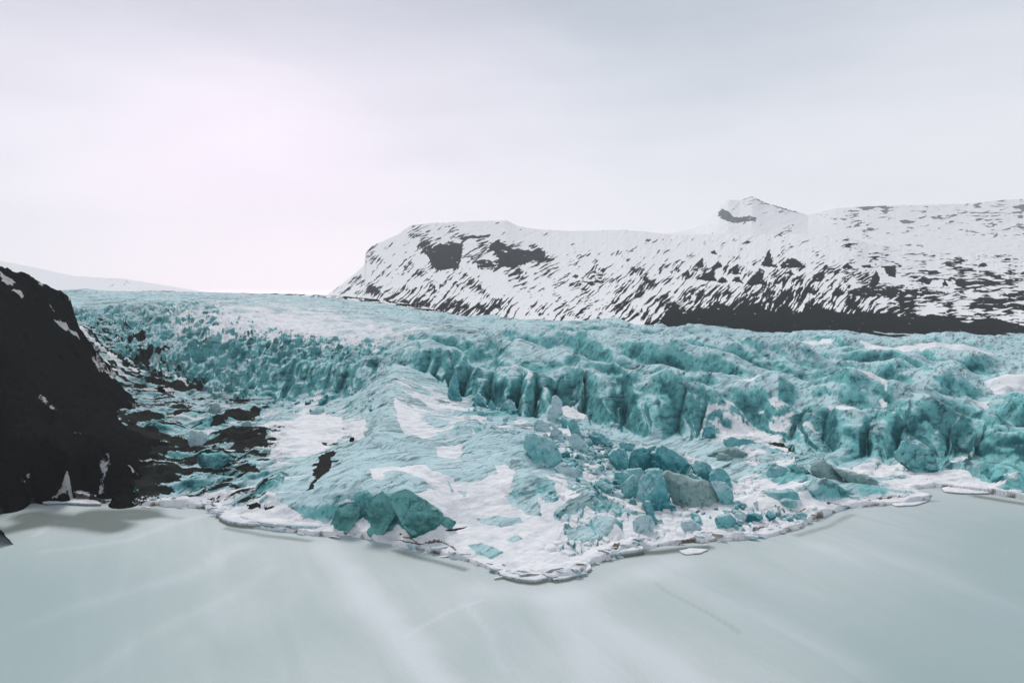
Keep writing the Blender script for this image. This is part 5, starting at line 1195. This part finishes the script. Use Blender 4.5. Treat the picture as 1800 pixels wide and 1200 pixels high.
for lb, m, pts, rt, nm in [
 ("smooth grey-brown gritty ice hump in the middle of the right-hand flats", M_grime, o6(1300, 740, 6, [(780, 540), (830, 470), (920, 445), (1010, 490), (1060, 560), (1120, 620), (1000, 615), (860, 605)]), .6, "ice_hump"),
 ("dark wedge-shaped gritty ice block left of the smooth grey-brown hump", M_rock, o6(1300, 740, 6, [(530, 485), (620, 480), (700, 510), (790, 560), (800, 595), (680, 560), (580, 530)]), .5, "ice_hump"),
 ("long jagged tail of dark gritty ice running right from the smooth hump", M_grime, o6(1300, 740, 6, [(1020, 510), (1100, 540), (1250, 580), (1400, 610), (1500, 650), (1490, 685), (1300, 670), (1170, 650), (1100, 600)]), .4, "ice_hump"),
 ("dark green ice whaleback at the left end of the gritty ice beyond the pond", M_grime, o6(1200, 640, 6, [(360, 990), (400, 955), (460, 955), (540, 985), (560, 1015), (450, 1025)]), .6, "ice_hump"),
 ("broad grey gritty ice ridge behind the whaleback beyond the pond", M_grime, o6(1200, 640, 6, [(280, 975), (350, 940), (480, 900), (600, 905), (700, 960), (620, 990), (430, 960)]), .5, "ice_hump"),
 ("bare teal ice hump between the pond and the gritty hump", M_teal, o6(1300, 740, 6, [(300, 580), (350, 515), (450, 498), (540, 520), (580, 580), (480, 600)]), .6, "ice_hump"),
 ("pointed dark ice prow lying on snow right of the central heap", M_teal, o6(1300, 740, 6, [(270, 765), (400, 770), (560, 745), (640, 780), (700, 850), (560, 850), (430, 815)]), .5, "ice_hump"),
 ("round-backed dark ice lump just below the pointed prow", M_teal, o6(1300, 740, 6, [(450, 860), (500, 832), (580, 845), (640, 890), (600, 905), (500, 890)]), .6, "ice_hump"),
 ("dark teal ice block half buried in black grit on the left flats", M_deep, o6(200, 680, 6, [(820, 820), (860, 740), (960, 720), (1100, 715), (1230, 790), (1100, 850), (1000, 890), (880, 860)]), .5, "ice_hump"),
 ("round dirty ice knob in the snow at the top of the left flats", M_grime, o6(200, 680, 6, [(1330, 420), (1350, 385), (1400, 375), (1445, 400), (1420, 440), (1350, 445)]), .8, "ice_hump"),
 ("pale blue-grey ice mound between two fields of black grit on the left", M_pale, o6(200, 680, 6, [(760, 560), (800, 490), (900, 480), (950, 530), (940, 600), (860, 630), (780, 610)]), .7, "ice_hump"),
 ("greenish ice knob above the long grit wave on the left flats", M_grime, o6(200, 680, 6, [(990, 250), (1010, 200), (1060, 188), (1110, 220), (1100, 260), (1040, 275)]), .7, "ice_hump"),
]: block(nm, "ice mound", lb, m, pts, rt, 2.3)
for lb, pts in [("round black boulder on snow beneath the left hillside", [(273, 689), (275, 683), (281, 682), (287, 687), (285, 691), (277, 692)]), ("lone black boulder on the smooth snow left of the medial ridge", [(613, 774), (615, 769), (621, 769), (622, 773), (617, 776)])]:
    block("boulder", "rock", lb, M_rk if 'M_rk' in globals() else globals().setdefault('M_rk', t.m), pts, .9, 2.2, na=32, nt=14)
# loose fragments
rng = np.random.default_rng(7)
protos = []
for k in range(7):
    n = 7 + k % 3; a = np.sort(rng.uniform(0, 2 * pi, n)); r_ = rng.uniform(0.75, 1.15, n)
    V, Fc = inflate([(r * cos(q), 0.62 * r * sin(q) + 0.35) for q, r in zip(a, r_)], rng.uniform(0.5, 0.9), 60 + k, 2.8, 0.0, 0.9, 20, 9)
    me = mesh_np("ice_fragment", V, Fc); me.set_sharp_from_angle(angle=radians(18)); me.materials.append((M_blue, M_pale, M_teal)[k % 3]); protos.append(me)
zones = [([(990, 800), (1060, 800), (1110, 850), (1090, 880), (1030, 870), (1000, 840)], 80), ([(820, 700), (900, 735), (1000, 770), (1060, 800), (1040, 830), (960, 800), (880, 770), (830, 740)], 60),
         ([(1020, 765), (1080, 790), (1100, 820), (1050, 815)], 30), ([(470, 690), (560, 705), (680, 700), (660, 725), (540, 730), (450, 720)], 45), ([(1190, 905), (1300, 890), (1420, 905), (1340, 935), (1200, 940)], 45)]
cnt = 0; fr_pts = []; fr_sz = []
for poly, n in zones:
    P = np.array(poly); k = 0
    while k < n:
        q = rng.uniform(P.min(0), P.max(0))
        if poly_sd(np.array([q[0]]), np.array([q[1]]), poly)[0] < 0: fr_pts.append(tuple(q)); k += 1
for (x, y, z) in ray_hits(fr_pts):
    o = bpy.data.objects.new("ice_fragment", protos[cnt % 7]); S.collection.objects.link(o)
    sc = rng.uniform(0.4, 1.0) ** 2 * (2.3 if cnt % 5 else 4.2)
    o.location = (x, y, ground_z(x, y) - 0.1 * sc); o.scale = (sc * rng.uniform(.8, 1.4), sc, sc * rng.uniform(.7, 1.3))
    o.rotation_euler = (rng.uniform(-.25, .25), rng.uniform(-.25, .25), rng.uniform(0, 6.28))
    tag(o, "small loose ice fragment in the rubble around the heap and along the cliff feet", "ice fragment", "loose ice fragments"); cnt += 1
sp = []; sh = SHORE[6:29]
for k in range(120):
    i = int(rng.integers(0, len(sh) - 1)); f = rng.random(); a, b = np.array(sh[i]), np.array(sh[i + 1])
    q = a + (b - a) * f; sp.append((q[0], q[1] - rng.uniform(-1.5, 9) ** 1 , k))
sw = []
for k in range(5):
    V, Fc = inflate([(r * cos(q), 0.5 * r * sin(q) + 0.3) for q, r in zip(np.sort(rng.uniform(0, 2 * pi, 8)), rng.uniform(0.7, 1.2, 8))], rng.uniform(0.4, 0.8), 160 + k, 3.2, 0.0, 0.9, 22, 9)
    me = mesh_np("shore_ice_chunk", V, Fc); me.set_sharp_from_angle(angle=radians(18)); me.materials.append(None); sw.append(me)
M_shw = ice_material("white_shore_ice", False, 0.62, 0.0, 0.1, slope_snow=0.2, steep_k=0.3); M_shb = ice_material("stained_shore_ice", False, 0.30, 0.30, 0.1, slope_snow=0.3, steep_k=0.2, pale=(0.45, 0.42, 0.37), mid=(0.3, 0.27, 0.23))
for k, me in enumerate(sw): me.materials[0] = M_shb if k % 3 == 2 else M_shw
for x_, y_, k in sp:
    x, y = on_z(x_, y_, 0.8); y += 0.6
    o = bpy.data.objects.new("shore_ice_chunk", sw[k % 5]); S.collection.objects.link(o)
    sc = rng.uniform(0.6, 1.0) ** 2 * 1.9
    o.location = (x, y, max(ground_z(x, y), 0.0) - 0.25 * sc); o.scale = (sc * rng.uniform(.9, 1.9), sc * 1.2, sc * rng.uniform(.5, 1.0)); o.rotation_euler = (0, rng.uniform(-.2, .2), rng.uniform(-.5, .5))
    tag(o, "small snowy ice chunk in the broken line along the glacier's shore", "ice chunk", "ice chunks along the shore")
# slabs of lake ice pushed up along the shore
M_floe = ice_material("snowy_shore_ice", False, 0.9, 0.0, 0.0, slope_snow=0.2)
tb = NT("brown_stained_ice"); q_ = tb.noise(tb.vec((1.5, 1.5, 3)), 1, 4, 0.6)
tb.done(tb.mix(q_, (0.10, 0.08, 0.06), (0.5, 0.46, 0.40)), 0.8, 0.1)
def floe(label, pts, thick=0.8, tilt=0.0):
    xy = np.array([on_z(a, b, 0.6) for a, b in pts])
    Q = np.vstack([xy, xy[:1]]); L = np.r_[0, np.cumsum(np.hypot(*np.diff(Q, axis=0).T))]
    n = 64; s_ = np.linspace(0, L[-1], n, endpoint=False)
    R = np.stack([np.interp(s_, L, Q[:, 0]), np.interp(s_, L, Q[:, 1])], 1)
    for _ in range(2): R = 0.25 * np.roll(R, 1, 0) + 0.5 * R + 0.25 * np.roll(R, -1, 0)
    R = R + 0.25 * np.stack([fbm(R[:, 0] / 2, R[:, 1] / 2, 701, 3), fbm(R[:, 0] / 2, R[:, 1] / 2, 702, 3)], 1)
    c = R.mean(0); V = []
    for k, z in ((1.0, -0.3), (1.0, thick * 0.55), (0.97, thick * 0.9), (0.90, thick), (0.6, thick * 1.05), (0.3, thick * 1.08), (0.02, thick * 1.08)):
        r2 = (R - c) * k; zz = z + tilt * r2[:, 1] + (0.12 * fbm((r2[:, 0] + c[0]) / 3, (r2[:, 1] + c[1]) / 3, 703, 3) if z > 0 else 0)
        V.append(np.stack([r2[:, 0], r2[:, 1], zz], 1))
    V = np.vstack(V); ia = np.arange(n)
    Fc = np.vstack([np.stack([k * n + ia, k * n + (ia + 1) % n, (k + 1) * n + (ia + 1) % n, (k + 1) * n + ia], 1) for k in range(6)])
    me = mesh_np("ice_floe", V, Fc); o = link("ice_floe", me, M_floe); me.materials.append(tb.m)
    mi = np.zeros(len(Fc), np.int32); mi[:n] = 1; me.polygons.foreach_set('material_index', mi)
    o.location = (c[0], c[1], 0.0); tag(o, label, "ice floe", "floes along the glacier's shore")
floe("long curved white floe at the glacier's foremost tip, split off by a dark crack", C8((665, 1085), (700, 1050), (800, 1020), (900, 1003), (955, 1010), (960, 1035), (900, 1075), (780, 1110), (690, 1122)), 1.0)
floe("dirty-edged floe left of the long curved floe at the tip", C8((300, 1060), (400, 1050), (530, 1060), (660, 1060), (655, 1110), (560, 1132), (430, 1118), (330, 1090)), 1.2)
floe("blocky floe with a vertical crack right of the tip, under the striped ice", C8((895, 960), (960, 900), (1060, 870), (1065, 950), (980, 985), (900, 995)), 1.6)
floe("wide floe between the vertical crack and the brown-edged bar", C8((1080, 880), (1180, 870), (1310, 880), (1330, 915), (1200, 935), (1085, 955)), 1.5)
floe("brown-edged bar of snow-covered ice below the squat ice box", C8((1240, 830), (1350, 790), (1480, 770), (1500, 795), (1400, 840), (1290, 855)), 1.4)
floe("flat thin floe lying on the lake by the right-hand shore bend", [(1192, 966), (1215, 961), (1246, 963), (1232, 970), (1205, 972)], 0.4)
floe("large smooth snow-covered floe below the leftmost green bluff", o6(400, 740, 4, [(60, 690), (200, 640), (350, 610), (480, 655), (470, 700), (600, 712), (700, 740), (690, 770), (450, 765), (260, 745), (150, 720)]), 2.2)
floe("crumbled floe with brown base at the shore's left bend", o6(0, 700, 4, [(1530, 840), (1640, 810), (1760, 820), (1900, 870), (1850, 900), (1700, 895), (1600, 880)]), 1.6)
floe("yellow-brown floe strip at the foot of the dark hillside", o6(0, 700, 4, [(280, 725), (380, 705), (520, 695), (680, 720), (720, 745), (600, 745), (450, 735), (320, 742)]), 1.0)
floe("white floe tongue on the far right shore under the ice dome", [(1655, 856), (1700, 850), (1745, 856), (1740, 866), (1690, 866), (1660, 863)], 0.7)
floe("thin floe edge touching the lake near the dirt spit on the right", [(1560, 880), (1600, 876), (1632, 879), (1610, 886), (1575, 888)], 0.5)

# ---------------------------------------------------------------- air
hz_me = mesh_np("haze", np.array([(x, y, z) for z in (-8, 1500) for x, y in ((-14000, -300), (14000, -300), (14000, 14000), (-14000, 14000))], float),
                np.array([[0, 3, 2, 1], [4, 5, 6, 7], [0, 1, 5, 4], [1, 2, 6, 5], [2, 3, 7, 6], [3, 0, 4, 7]]), False)
hm = bpy.data.materials.new("haze"); hm.use_nodes = True
hn = hm.node_tree.nodes; hn.clear()
ho = hn.new("ShaderNodeOutputMaterial"); hv = hn.new("ShaderNodeVolumePrincipled")
hv.inputs['Color'].default_value = (0.93, 0.94, 0.97, 1)
hv.inputs['Density'].default_value = 0.000065
hm.node_tree.links.new(hv.outputs[0], ho.inputs['Volume'])
tag(link("haze", hz_me, hm), None, None, None, 'stuff')
